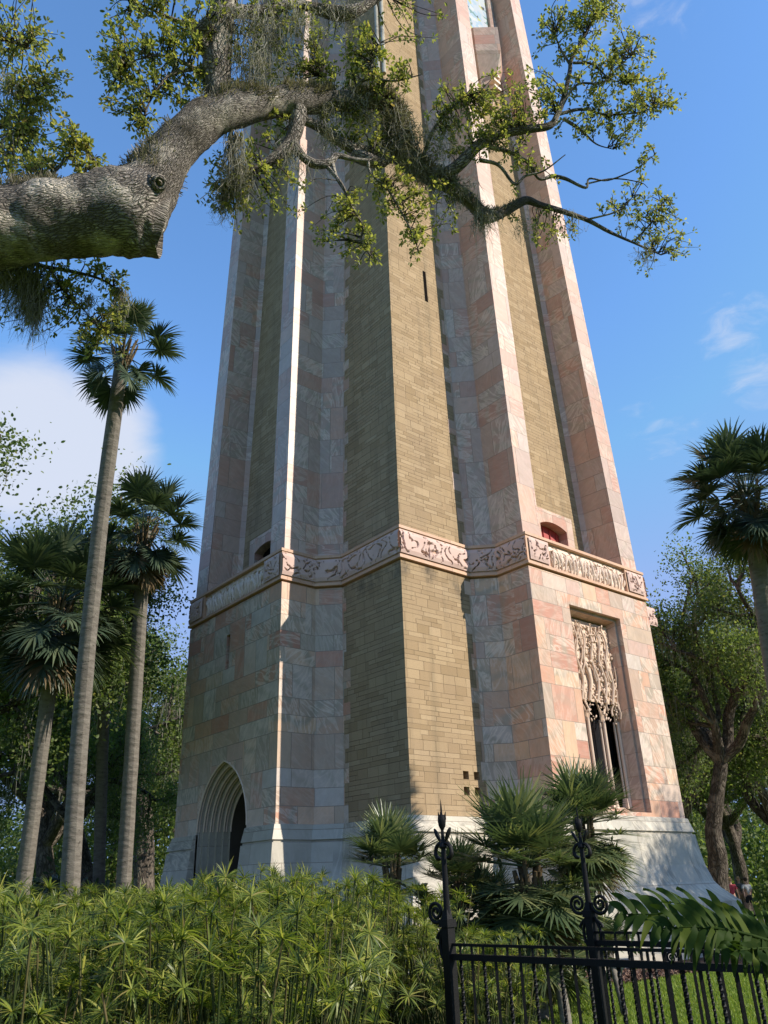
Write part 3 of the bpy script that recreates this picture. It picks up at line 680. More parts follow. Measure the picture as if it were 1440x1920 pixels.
for dx, dy in ((.0, -.16), (-.16, 0)):
    for a, b in ((.05, .05),):
        z0 = 30.6; p0, p1 = prow_c(z0), prow_c(ZT)
        sh.tube([V3(p0 + .05 + dx, p0 + .05 + dy, z0), V3(p1 + .05 + dx, p1 + .05 + dy, ZT)], .085, 8)
sh.build('corner_shaft', m_white, tower)

# ================================================================== FOREGROUND OAK (limb reaching in from a trunk left of the frame)
oak = empty('live_oak_tree', tuple(at(-950, 1650, 6.2) * V3(1, 1, 0)), 'live oak whose moss covered limb reaches across the tower', 'tree')
LEAF_V = np.array([[0, 0, 0], [.35, .19, .03], [.75, .21, .03], [1, 0, -.03], [.75, -.21, .03], [.35, -.19, .03]], float); LEAF_F = [[0, 5, 4, 3], [0, 3, 2, 1]]
def px_path(rows, n=8):
    """rows of photo x, y, distance, half-width in photo px -> smooth world path and radii"""
    Q = bez(rows, n); P3 = np.array([at(a, b, d) for a, b, d, _ in Q]); R = np.array([max(.002, h * d / FPX) for _, _, d, h in Q]); return P3, R
ZUP = V3(0, 0, 1)
bark, BR = MB(), []          # BR keeps (point, radius) of every branch, to hang twigs and moss from
def lumpy(p, r): return r * (.20 * mnoise.noise(Vector(p) * 2.2) + .08 * mnoise.noise(Vector(p) * 6) + .05 * mnoise.noise(Vector(p) * 15))
def branch(rows, sides=10, n=8, keep=True):
    P3, R = px_path(rows, n)
    bark.tube(P3, R, sides, True, lumpy)
    if keep: BR.extend(zip(P3, R))
    return P3, R
T0 = at(-950, 1650, 6.2) * V3(1, 1, 0)
main_rows = [(-330, 470, 6.3, 110), (-120, 425, 6.4, 86), (0, 420, 6.5, 76), (90, 412, 6.6, 72), (180, 405, 6.7, 72), (245, 385, 6.8, 74), (278, 352, 6.9, 58), (312, 303, 7.0, 43), (348, 260, 7.1, 39), (385, 226, 7.2, 37), (425, 206, 7.3, 36), (480, 195, 7.5, 31), (540, 190, 7.7, 28), (600, 188, 7.9, 21), (660, 190, 8.0, 17), (705, 187, 8.1, 18), (735, 200, 8.2, 21), (746, 240, 8.2, 22), (752, 285, 8.2, 22), (785, 315, 8.3, 17), (830, 342, 8.4, 14), (872, 370, 8.5, 13), (905, 402, 8.6, 13), (925, 405, 8.6, 11), (955, 392, 8.7, 9), (985, 376, 8.8, 8), (1010, 383, 8.8, 6), (1050, 395, 8.9, 5), (1100, 412, 9.0, 4.5), (1145, 436, 9.1, 3.5), (1190, 456, 9.2, 2.5), (1240, 478, 9.3, 1.2)]
limb, limbR = branch(main_rows, 40, 8)
# sawn-off knee under the bend, and its healed knot
branch([(190, 404, 6.75, 70), (240, 410, 6.8, 66), (272, 414, 6.83, 61), (293, 419, 6.85, 56), (300, 420, 6.855, 54), (303, 421, 6.86, 53)], 40, 12)
branch([(282, 345, 6.75, 25), (291, 344, 6.66, 20), (297, 343, 6.60, 17)], 18, 6, False)
# trunk down to the ground, left of the frame
tp = bez([np.append(T0 + V3(0, 0, -.3), .62), np.append(T0 + V3(0, 0, 1.6), .50), np.append(T0 + V3(.05, 0, 3.2), .47), np.append((T0 + ZUP * 4.9) * .72 + (limb[0] * V3(1, 1, 0) + ZUP * 5.2) * .28, .46), np.append((T0 * .35 + limb[0] * .65) * V3(1, 1, 0) + ZUP * (limb[0][2] - .35), .45), np.append(limb[0], limbR[0])], 6)
bark.tube(tp[:, :3], tp[:, 3], 24, True, lumpy)
branch([(420, 205, 7.3, 26), (408, 165, 7.35, 25), (408, 110, 7.4, 27), (412, 50, 7.5, 27), (425, -20, 7.6, 26), (440, -110, 7.8, 22)], 16)
branch([(400, 110, 7.4, 16), (375, 70, 7.3, 15), (392, 40, 7.25, 12)], 10)
branch([(430, 20, 7.55, 14), (490, 22, 7.7, 11), (545, 8, 7.8, 9), (585, 14, 7.9, 10), (625, 24, 8.0, 13), (655, 24, 8.0, 12), (690, 8, 8.1, 8), (730, -20, 8.2, 6)], 10)
branch([(560, 205, 7.7, 16), (556, 235, 7.65, 16), (545, 268, 7.6, 14), (520, 292, 7.5, 10), (490, 312, 7.45, 8), (455, 332, 7.4, 6), (432, 345, 7.4, 2.5)], 10)
branch([(560, 222, 7.75, 10), (590, 234, 7.85, 9), (625, 258, 7.95, 10), (662, 278, 8.05, 10), (700, 284, 8.1, 9), (735, 284, 8.2, 9)], 10)
branch([(552, 270, 7.6, 10), (566, 292, 7.6, 8), (592, 308, 7.65, 9), (618, 304, 7.7, 8), (632, 292, 7.75, 6), (660, 298, 7.8, 4), (690, 300, 7.85, 3), (700, 290, 7.9, 2)], 9)
branch([(665, 290, 8.05, 12), (690, 300, 8.0, 12), (715, 305, 8.1, 10), (740, 290, 8.2, 8)], 9)
branch([(610, 308, 7.7, 4), (640, 345, 7.6, 3.2), (662, 392, 7.55, 2.8), (680, 425, 7.5, 2.4), (678, 455, 7.5, 1.8), (700, 485, 7.45, 1)], 6)
branch([(622, 300, 7.72, 4), (632, 335, 7.62, 3), (650, 362, 7.58, 2.4)], 6)
branch([(690, 300, 7.85, 3), (695, 325, 7.85, 2.6), (725, 352, 7.85, 2.3), (748, 390, 7.8, 2), (770, 430, 7.8, 1.5), (785, 470, 7.8, 1)], 6)
branch([(800, 322, 8.3, 12), (835, 325, 8.25, 11), (862, 308, 8.2, 10), (895, 275, 8.2, 9), (935, 254, 8.25, 8), (985, 243, 8.3, 8), (1030, 236, 8.35, 7), (1045, 215, 8.4, 5.5), (1058, 180, 8.45, 5), (1068, 135, 8.5, 4.5), (1072, 110, 8.5, 4), (1095, 70, 8.6, 3), (1120, 20, 8.7, 1.8), (1130, -20, 8.8, 1)], 10)
for rows in ([(1068, 120, 8.5, 3), (1050, 90, 8.5, 2), (1040, 60, 8.5, 1)], [(1075, 118, 8.5, 3), (1110, 120, 8.55, 2.2), (1140, 145, 8.6, 1.4), (1175, 160, 8.6, .8)],
             [(1056, 222, 8.4, 4), (1090, 245, 8.45, 3), (1118, 270, 8.5, 1.6), (1150, 280, 8.5, .8)], [(1045, 215, 8.4, 3.5), (1090, 205, 8.5, 2.6), (1140, 215, 8.6, 2), (1200, 210, 8.7, 1.2), (1240, 195, 8.7, .7)],
             [(1045, 215, 8.4, 3), (1080, 160, 8.45, 2.4), (1130, 155, 8.5, 1.8), (1165, 120, 8.6, 1), (1190, 100, 8.6, .6)], [(1035, 330, 8.5, 4), (1060, 335, 8.5, 3.6), (1098, 352, 8.5, 3), (1105, 335, 8.5, 2), (1140, 338, 8.5, 1.6), (1190, 318, 8.5, 1.1), (1228, 290, 8.5, .6)],
             [(1098, 345, 8.5, 2), (1150, 335, 8.55, 1.4), (1200, 342, 8.6, .8), (1215, 352, 8.6, .5)], [(900, 300, 8.2, 4), (935, 310, 8.2, 3.5), (965, 345, 8.2, 3), (985, 330, 8.2, 2.4), (1020, 320, 8.2, 1.6), (1060, 290, 8.2, .8)],
             [(915, 275, 8.2, 5), (955, 285, 8.3, 4), (990, 305, 8.3, 3.5), (1010, 335, 8.4, 2.6), (1035, 330, 8.5, 4)], [(1190, 452, 9.2, 2.2), (1215, 425, 9.2, 1.5), (1232, 400, 9.2, 1), (1250, 370, 9.2, .6)],
             [(1100, 412, 9.0, 2.2), (1160, 395, 9.0, 1.6), (1190, 365, 9.0, .8)], [(640, 200, 7.95, 4), (665, 165, 7.9, 3), (690, 148, 7.9, 3), (740, 152, 7.9, 2), (790, 140, 7.9, 1)],
             [(650, 195, 8, 3), (620, 160, 7.95, 2.4), (600, 140, 7.95, 1.4)], [(690, 150, 7.9, 2.2), (700, 110, 7.9, 1.8), (712, 80, 7.9, .8)], [(790, 300, 8.3, 4), (815, 240, 8.2, 3), (850, 200, 8.2, 2), (880, 180, 8.2, 1)],
             [(400, 150, 7.35, 6), (360, 125, 7.25, 4), (310, 105, 7.2, 2.8), (265, 110, 7.1, 1.6), (215, 125, 7.0, .8)], [(395, 60, 7.4, 6), (330, 38, 7.3, 4), (285, 18, 7.2, 2.6), (240, 0, 7.1, 1.2)],
             [(370, 128, 7.3, 4), (320, 140, 7.2, 3), (290, 175, 7.1, 2), (275, 205, 7.05, 1.4), (268, 245, 7.0, .7)], [(0, 440, 6.7, 8), (60, 492, 6.9, 5), (130, 508, 7.0, 3.6), (185, 522, 7.05, 2.4), (225, 545, 7.1, 1)],
             [(90, 500, 6.95, 3), (125, 550, 7.0, 2), (165, 590, 7.0, 1.2), (195, 630, 7.05, .7)], [(-90, 350, 7.0, 10), (-40, 270, 7.2, 6), (10, 230, 7.3, 4), (60, 190, 7.3, 2), (85, 160, 7.3, 1)], [(-60, 300, 7.2, 5), (0, 256, 7.2, 3), (45, 250, 7.2, 1.6)],
             [(60, 350, 6.6, 4), (105, 320, 6.6, 3), (135, 280, 6.6, 2), (140, 240, 6.6, .8)], [(150, 335, 6.7, 3), (170, 300, 6.7, 2), (150, 275, 6.7, 1)], [(-60, 60, 7.2, 8), (0, 70, 7.2, 4), (50, 90, 7.2, 1.5)]):
    branch(rows, 6, 6)
bark.build('bough', m_bark, oak)
kn = MB()
kc = at(298, 343, 6.59); kd = unit(at(302, 343, 6.4) - at(285, 344, 6.9)); a_ = unit(np.cross(kd, V3(0, 0, 1))); b_ = np.cross(kd, a_)
ringp = [kc + kd * .01 + (a_ * math.cos(x) + b_ * math.sin(x)) * .046 for x in np.linspace(0, 2 * PI, 15)]
kn.tube(ringp, .022, 6, False); kn.build('knot', m_bark, oak)
BP = np.array([p for p, _ in BR]); BRr = np.array([r for _, r in BR])
leafP, leafD, leafN, leafS = [], [], [], []
twig = MB()
def spray(px, py, rpx, d, n, size=.043, droop=0.0):
    """n twigs from the nearest branches into a ball of foliage, leaves in rosettes near the tips"""
    c = at(px, py, d); R = 1.28 * rpx * d / FPX
    for _ in range(max(3, int(n * .82))):
        tip = c + rdir(1)[0] * R * (rng.random() ** .38)
        i = np.argsort(np.linalg.norm(BP - tip, axis=1) + BRr * 2)[rng.integers(0, 3)]
        st = BP[i]; L = np.linalg.norm(tip - st)
        if L > R * 1.6 + .35:
            st = tip + (st - tip) / L * min(L, R * 1.2 + .3)
        mid = (st + tip) / 2 + rng.normal(size=3) * .10 * np.linalg.norm(tip - st) + V3(0, 0, .05 - droop)
        path = bez([st, mid, tip], 4); twig.tube(path, np.linspace(.0065, .0022, len(path)), 4, False)
        for t in np.concatenate([rng.uniform(.45, 1, 2), [1.0]]):
            j = min(len(path) - 1, int(t * (len(path) - 1))); p0 = path[j]; ax = unit(path[min(j + 1, len(path) - 1)] - path[max(j - 1, 0)])
            k = rng.integers(5, 9)
            ds = ax * .55 + rdir(k) * .9 + V3(0, 0, .15)
            leafP.append(np.repeat(p0[None], k, 0) + ds * .016); leafD.append(ds); leafN.append(V3(0, 0, 1) + rdir(k) * .75); leafS.append(size * rng.uniform(.65, 1.25, k))
for a in [(10, 60, 75, 7.2, 60), (55, 130, 60, 7.2, 50), (70, 190, 45, 7.2, 34), (15, 190, 70, 7.3, 55), (10, 270, 65, 7.2, 50), (60, 240, 40, 7.2, 22), (20, 335, 55, 7.0, 44), (60, 310, 45, 6.9, 30), (95, 330, 45, 6.7, 28), (130, 265, 36, 6.6, 22), (165, 300, 34, 6.7, 20), (140, 325, 40, 6.7, 22), (185, 330, 22, 6.8, 8),
          (265, 75, 60, 7.1, 44), (225, 115, 46, 7.05, 30), (320, 60, 60, 7.25, 44), (300, 130, 60, 7.15, 44), (350, 160, 42, 7.25, 28), (240, 165, 42, 7.0, 24), (205, 125, 28, 7.0, 12), (272, 215, 34, 7.0, 18), (215, 190, 28, 7.0, 12), (268, 245, 20, 7.0, 7), (350, 15, 60, 7.3, 40), (250, 10, 44, 7.1, 22), (385, 190, 26, 7.2, 9), (370, 105, 45, 7.3, 26),
          (470, 55, 70, 7.7, 34), (540, 70, 60, 7.8, 34), (455, 120, 50, 7.6, 20), (590, 130, 36, 7.9, 22), (530, 140, 40, 7.8, 18), (610, 60, 44, 8.0, 18), (680, 120, 44, 7.9, 40), (725, 150, 36, 7.9, 30), (640, 135, 32, 7.9, 18), (690, 80, 24, 7.9, 12), (765, 140, 22, 7.9, 8), (770, 30, 40, 8.2, 14), (820, 20, 40, 8.2, 10),
          (425, 330, 34, 7.4, 24), (415, 365, 34, 7.4, 24), (450, 385, 36, 7.4, 24), (470, 265, 42, 7.6, 24), (500, 345, 46, 7.45, 30), (540, 365, 30, 7.4, 10), (505, 240, 34, 7.7, 14), (640, 240, 34, 8.0, 26), (690, 250, 40, 8.1, 36), (720, 340, 30, 8.0, 14),
          (655, 375, 24, 7.55, 14), (625, 425, 32, 7.5, 16), (680, 460, 34, 7.5, 26), (600, 440, 18, 7.5, 6), (640, 400, 24, 7.5, 10), (740, 390, 30, 7.8, 16), (785, 400, 34, 7.9, 20), (770, 445, 28, 7.8, 14), (825, 415, 28, 8.2, 14), (780, 485, 14, 7.8, 4), (735, 340, 34, 7.9, 20), (795, 360, 30, 8.0, 14),
          (850, 205, 44, 8.2, 36), (895, 215, 50, 8.2, 44), (940, 190, 46, 8.25, 40), (985, 205, 48, 8.3, 40), (935, 245, 46, 8.2, 32), (880, 260, 36, 8.2, 18), (1010, 170, 40, 8.3, 24), (830, 260, 34, 8.2, 14),
          (1050, 40, 46, 8.5, 30), (1100, 30, 50, 8.6, 36), (1145, 20, 36, 8.7, 20), (1040, 85, 34, 8.5, 16), (1130, 85, 46, 8.6, 36), (1170, 110, 44, 8.6, 32), (1105, 150, 44, 8.5, 26), (1160, 165, 46, 8.6, 34), (1205, 150, 34, 8.6, 16), (1210, 190, 42, 8.7, 30), (1250, 190, 24, 8.7, 12), (1130, 215, 44, 8.5, 26), (1180, 235, 40, 8.6, 22), (1085, 230, 34, 8.45, 14), (1190, 285, 30, 8.5, 10), (1210, 310, 16, 8.5, 4),
          (1150, 370, 30, 9.0, 10), (1190, 375, 38, 9.1, 20), (1240, 390, 34, 9.2, 20), (1225, 430, 34, 9.2, 18), (1265, 445, 34, 9.3, 16), (1285, 470, 24, 9.3, 8), (1225, 470, 34, 9.3, 16), (1180, 410, 24, 9.1, 7), (1020, 430, 34, 8.8, 14), (1045, 445, 26, 8.9, 8), (1000, 320, 44, 8.3, 16), (960, 290, 36, 8.3, 12), (985, 400, 26, 8.7, 6),
          (15, 540, 56, 6.9, 34), (70, 520, 40, 6.9, 22), (120, 530, 44, 7.0, 22), (175, 540, 36, 7.0, 18), (215, 530, 26, 7.1, 10), (225, 575, 28, 7.1, 12), (60, 580, 34, 7.0, 12), (140, 590, 40, 7.0, 18), (185, 610, 36, 7.05, 16), (205, 645, 24, 7.05, 9), (95, 628, 18, 7.0, 4), (15, 590, 26, 6.9, 6), (160, 660, 20, 7.05, 5), (170, 500, 20, 7.0, 4)]:
    spray(*a)
twig.build('twig', m_bark2, oak)
lf = MB(); lf.stamp(LEAF_V, LEAF_F, np.concatenate(leafP), frames(np.concatenate(leafD), np.concatenate(leafN)), np.concatenate(leafS))
lf.build('foliage', m_oakleaf, oak)
def strands(mb, starts, length, width=.006, wig=.06, seg=5, spread=.5):
    """hanging moss: thin ribbons that curl as they fall"""
    n = len(starts); L = length * rng.uniform(.35, 1.15, n); side = rdir(n); side[:, 2] *= .2; side /= np.linalg.norm(side, axis=1)[:, None]
    drift = rng.normal(size=(n, 3)) * V3(1, 1, 0) * spread * .12; pts = []
    w1 = rng.normal(size=(n, 3)) * wig; ph = rng.uniform(0, 6.28, n)
    for i in range(seg + 1):
        t = i / seg
        p = starts + V3(0, 0, -1) * (L * t)[:, None] + drift * t + w1 * np.sin(ph + t * 6)[:, None] * t
        pts.append(p)
    V = []
    for i, p in enumerate(pts):
        wdt = width * (1 - .8 * i / seg); V += [p - side * wdt, p + side * wdt]
    V = np.stack(V, 1); k = 2 * (seg + 1)
    F = np.array([[2 * i, 2 * i + 1, 2 * i + 3, 2 * i + 2] for i in range(seg)])
    mb.add(V.reshape(-1, 3), (F[None] + (np.arange(n) * k)[:, None, None]).reshape(-1, 4))
def around(px, py, d, rpx, n, squash=.35):
    q = rng.normal(size=(n, 3)) * (rpx * d / FPX) * V3(1, 1, squash) * .6; return at(px, py, d) + q
moss = MB()
for px, py, d, rp, n, L in [(45, 500, 6.9, 36, 420, .45), (65, 530, 6.95, 22, 320, .50), (70, 560, 6.95, 14, 160, .45), (168, 555, 7.0, 10, 50, .25), (230, 545, 7.1, 9, 60, .3), (20, 515, 6.8, 30, 160, .3), (10, 270, 7.1, 24, 90, .3), (20, 150, 7.2, 26, 80, .3), (440, 255, 7.4, 14, 200, .55), (450, 310, 7.4, 22, 220, .4), (430, 345, 7.4, 18, 160, .3), (420, 370, 7.4, 10, 80, .3), (610, 205, 7.9, 14, 120, .22), (655, 195, 8.0, 30, 220, .16), (690, 215, 8.05, 20, 110, .2), (740, 215, 8.2, 24, 240, .32), (755, 260, 8.2, 26, 300, .30), (770, 305, 8.25, 24, 260, .25), (820, 330, 8.3, 26, 200, .20), (860, 355, 8.4, 22, 160, .2), (905, 405, 8.55, 16, 160, .28), (915, 255, 8.2, 14, 90, .12), (540, 275, 7.6, 14, 90, .3), (620, 250, 7.9, 20, 90, .25), (700, 285, 8.1, 24, 130, .2), (500, 60, 7.7, 50, 340, .4), (470, 110, 7.5, 46, 300, .35), (560, 40, 7.8, 40, 220, .3), (640, 20, 8.0, 30, 160, .25), (440, 30, 7.5, 36, 200, .35), (400, 190, 7.25, 24, 120, .2), (980, 420, 8.7, 20, 60, .2), (1060, 410, 8.9, 30, 50, .2), (1205, 470, 9.2, 14, 50, .25), (830, 270, 8.25, 30, 120, .25), (790, 250, 8.2, 24, 90, .22), (560, 300, 7.6, 30, 60, .3), (840, 220, 8.2, 24, 60, .2)]:
    strands(moss, around(px, py, d, rp, n), L, .0042)
moss.build('spanish_moss', m_moss, oak)
fz = MB()
def fuzz(i0, i1, n, L, top=.2):
    i = rng.integers(i0, i1, n); d = rdir(n); d[:, 2] = np.abs(d[:, 2]) * 1.2 + top - .2; d /= np.linalg.norm(d, axis=1)[:, None]
    p = limb[i] + d * limbR[i][:, None] * .98 + (limb[np.minimum(i + 1, len(limb) - 1)] - limb[i]) * rng.random(n)[:, None]
    keep = np.array([mnoise.noise(Vector(q) * 3.0) > -.05 for q in p]); p, d = p[keep], d[keep]; n = len(p)
    s = np.cross(d, rdir(n)); s /= np.linalg.norm(s, axis=1)[:, None]; l = L * rng.uniform(.4, 1.3, n)[:, None]
    e = p + (d + rdir(n) * .8) * l; mid = (p + e) / 2 + rdir(n) * l * .25
    V = np.stack([p - s * .0042, p + s * .0042, mid + s * .0034, mid - s * .0034, e], 1)
    fz.add(V.reshape(-1, 3), (np.array([[0, 1, 2, 3]])[None] + (np.arange(n) * 5)[:, None, None]).reshape(-1, 4))
fuzz(8, 44, 15000, .075, .75); fuzz(44, 84, 15000, .08, .55); fuzz(84, 112, 12000, .085, .1); fuzz(112, 165, 15000, .09, -.1); fuzz(165, 205, 2600, .05, 0)
fz.build('limb_moss', m_fuzz, oak)

# ================================================================== FAR OAKS
def far_oak(name, seed, H=15.0, spread=7.5, nleaf=15000, lsize=.16, lean=(0, 0), nmoss=2600):
    """proto oak at the origin: forked trunk, recursive limbs, leaf clumps on the limb ends, hanging moss"""
    r = np.random.default_rng(seed); wood = MB(); tips = []; hang = []
    def grow(p, d, L, rad, lvl):
        pts = [p]; n = 5; dd = d.copy()
        for i in range(n):
            dd = unit(dd + r.normal(size=3) * (.22 if lvl else .09) + V3(0, 0, .05 if lvl else .06)); pts.append(pts[-1] + dd * L / n)
        wood.tube(bez(pts, 3), np.linspace(rad, rad * .55, 3 * n + 1), 9 if lvl < 2 else 5, False, (lambda q, a: a * .18 * mnoise.noise(Vector(q) * 1.4)) if lvl < 2 else None)
        if lvl >= 1: hang.extend(pts[2:])
        if lvl >= 2: tips.append(pts[3])
        if lvl == 3 or rad < .03: tips.append(pts[-1]); tips.append(pts[-2]); return
        for _ in range([4, 3, 3, 0][lvl]):
            t = r.integers(2, n + 1) if lvl else r.integers(3, n + 1); side = unit(np.cross(dd, r.normal(size=3)))
            nd = unit(dd * (.45 if lvl else .5) + side * r.uniform(.6, 1.0) + V3(0, 0, .12))
            grow(pts[t], nd, L * r.uniform(.55, .8), rad * r.uniform(.42, .58), lvl + 1)
        grow(pts[-1], unit(dd + r.normal(size=3) * .35), L * .7, rad * .55, lvl + 1)
    grow(V3(0, 0, -.3), unit(V3(lean[0], lean[1], 1)), H * .36, .38, 0)
    T = np.array(tips); c = T.mean(0); HS[name + str(seed)] = H / T[:, 2].max()
    root = empty(name, (0, 0, 0), None, None)
    wood.build('trunk', m_bark2, root)
    k = r.integers(0, len(T), nleaf // 22); ctr = T[k] + r.normal(size=(len(k), 3)) * .30
    cc = np.repeat(ctr, 22, 0) + r.normal(size=(len(k) * 22, 3)) * .21
    v = r.normal(size=(len(cc), 3)); lf_ = MB()
    lf_.stamp(LEAF_V * V3(1, 1.35, 1), LEAF_F, cc, frames(v, V3(0, 0, .5) + r.normal(size=v.shape)), lsize * r.uniform(.6, 1.3, len(cc)))
    lf_.build('crown', m_farleaf, root)
    hg = np.array(hang); i = r.integers(0, len(hg), nmoss); ms_ = MB(); i = np.repeat(i[:max(1, nmoss // 10)], 10)
    strands(ms_, hg[i] + r.normal(size=(len(i), 3)) * V3(.20, .20, .1), 1.0, .008, .1, 4)
    ms_.build('spanish_moss', m_moss, root)
    return root
def copy_tree(o):
    c = o.copy(); C.objects.link(c)
    for ch in o.children:
        d = ch.copy(); C.objects.link(d); d.parent = c
        for g2 in ch.children: e = g2.copy(); C.objects.link(e); e.parent = d
    return c
def gz(p): return V3(p[0], p[1], terrain(p[0], p[1]))
HS = {}
PROT = [far_oak('oak_tree', 3, 15, 7, 62000, .095), far_oak('oak_tree', 11, 15, 7, 62000, .095, (.12, .05)), far_oak('oak_tree', 23, 14, 8, 62000, .095, (-.1, .1))]
HSL = list(HS.values()); used = set()
def place(protos, used_, i, px, d, rz, s, label, cat, group, dz=0):
    o = protos[i] if i not in used_ else copy_tree(protos[i]); used_.add(i)
    q = at(px, 1650, d); o.location = (q[0], q[1], terrain(q[0], q[1]) + dz); o.rotation_euler = (0, 0, rz); s *= HSL[i]; o.scale = (s, s, s)
    tag(o, label, cat, group); return o
GR = 'oaks behind the tower'
for i, px, d, rz, s, lab in [(0, 192, 33, .4, .78, 'dark leaning oak seen between the two left palm trunks'), (1, -150, 28, 5.0, 1.12, 'pale green oak at the left edge behind the leftmost palm'), (2, -330, 20, 1.0, .95, 'oak cut by the left edge of the picture behind the palms'),
                            (1, 280, 47, 4.0, 1.42, 'oak filling the gap between the right palm trunk and the tower'), (2, 110, 50, 3.0, 1.38, 'far oak glimpsed behind the tall palm trunk'), (0, 400, 52, 5.2, 1.2, 'oak crown half hidden by the left edge of the tower'), (0, -60, 56, 1.2, 1.45, 'far oak rising behind the pale green oak at the left edge'), (1, 200, 70, .7, 1.4, 'farthest oak low between the palm trunks'),
                            (0, 1322, 31, 2.6, .98, 'big moss hung oak forking to the right of the tower window'), (2, 1450, 38, .3, 1.04, 'oak with a slim trunk at the right edge of the picture'), (1, 1262, 44, 1.3, 1.05, 'oak crown just clear of the right edge of the tower'), (1, 1560, 44, 5.5, 1.1, 'oak reaching in from beyond the right edge'), (2, 1300, 37, 1.9, 1.02, 'oak filling the gap between the tower and the forked mossy oak'), (2, 1390, 56, 4.4, 1.1, 'distant oak low behind the forked mossy oak')]:
    place(PROT, used, i, px, d, rz, s, lab, 'tree', GR)

for i, (x, y), rz, s, lab in [(0, (-10.5, 19.8), 2.0, .88, 'oak beyond the right edge that dapples the tower foot')]:
    o = copy_tree(PROT[i]); o.location = (x, y, terrain(x, y)); o.rotation_euler = (0, 0, rz); o.scale = (s * HSL[i],) * 3; tag(o, lab, 'tree', GR)

wood = MB(); wp, wc = [], []
for px0, px1, nb in ((-260, 430, 520), (1210, 1760, 420)):
    for _ in range(nb):
        px, d = random.uniform(px0, px1), random.uniform(62, 92); q = gz(at(px, 1650, d)); top = 9.5 + 4.5 * mnoise.noise(Vector((px * .012, d * .05, 0)))
        for z in np.linspace(.2, max(3, top), 7): wc.append(q + V3(random.uniform(-1, 1), random.uniform(-1, 1), z))
wc = np.array(wc); c = np.repeat(wc, 16, 0) + rng.normal(size=(len(wc) * 16, 3)) * V3(1.1, 1.1, .7); v = rng.normal(size=c.shape)
wood.stamp(LEAF_V * V3(1, 1.4, 1), LEAF_F, c, frames(v, V3(0, 0, 1) + rng.normal(size=c.shape) * .8), .40 * rng.uniform(.6, 1.3, len(c)))
tag(wood.build('distant_wood', m_farleaf), 'low band of far woodland closing the horizon behind the trees', 'woods', None, 'stuff')

# ================================================================== PALMS
def frond(elev, pet, rad, nseg=40, droop=.5, seed=0, fold=.35, split=.45, width=.034):
    """costapalmate fan leaf growing along +X from the origin, gravity baked in"""
    r = np.random.default_rng(seed); mb = MB(); d = V3(math.cos(elev), 0, math.sin(elev)); pts = [V3(0, 0, 0)]; dd = d.copy()
    for i in range(6): dd = unit(dd + V3(0, 0, -.10 * droop)); pts.append(pts[-1] + dd * pet / 6)
    mb.tube(pts, np.linspace(.024, .012, 7) * max(.5, rad / .9), 5, False)
    hub, ax = pts[-1], dd; side = V3(0, 1, 0); nrm = unit(np.cross(ax, side)); nrm = nrm if nrm[2] > 0 else -nrm
    for s in range(nseg):
        a = (s / (nseg - 1) - .5) * 2 * 2.25 + r.normal() * .03; L = rad * (1 - .22 * abs(a) / 2.25) * r.uniform(.9, 1.08)
        dr = ax * math.cos(a) + side * math.sin(a) + nrm * (fold * abs(math.sin(a)) - .05); dr = unit(dr)
        base = hub + ax * .16 * rad * (1 - abs(a) / 2.25)
        wv = np.cross(dr, nrm); wv = unit(wv); rows = []; p = base; dq = dr.copy(); m = 5
        for j in range(m + 1):
            t = j / m; wd = width * rad * (.30 + 1.0 * min(1, t / split) - 1.25 * max(0, t - split) / (1 - split) * 1.02); wd = max(.0025, wd)
            rows.append((p - wv * wd, p + wv * wd)); dq = unit(dq + V3(0, 0, -.55 * droop * t ** 1.5) + r.normal(size=3) * .03); p = p + dq * L / m
        V = [q for rw in rows for q in rw]; mb.add(V, [[2 * j, 2 * j + 1, 2 * j + 3, 2 * j + 2] for j in range(m)])
    return mb
def palm_meshes(pet, rad, mat, dead, droop=.6, **kw):
    out = {}
    for i, e in enumerate([80, 62, 45, 28, 12, -5, -22, -40, -58, -72]):
        out[e] = [frond(math.radians(e), pet, rad, seed=i * 10 + q, droop=droop * (1 if e > -30 else .5), **kw).mesh('frond', mat if e > -65 else dead) for q in range(2)]
    return out
PM = palm_meshes(1.35, .98, m_palm, m_palmdead, .55)
FM = palm_meshes(.55, .62, m_fan, m_palmdead, .12, nseg=32, fold=.2, split=.36, width=.027)
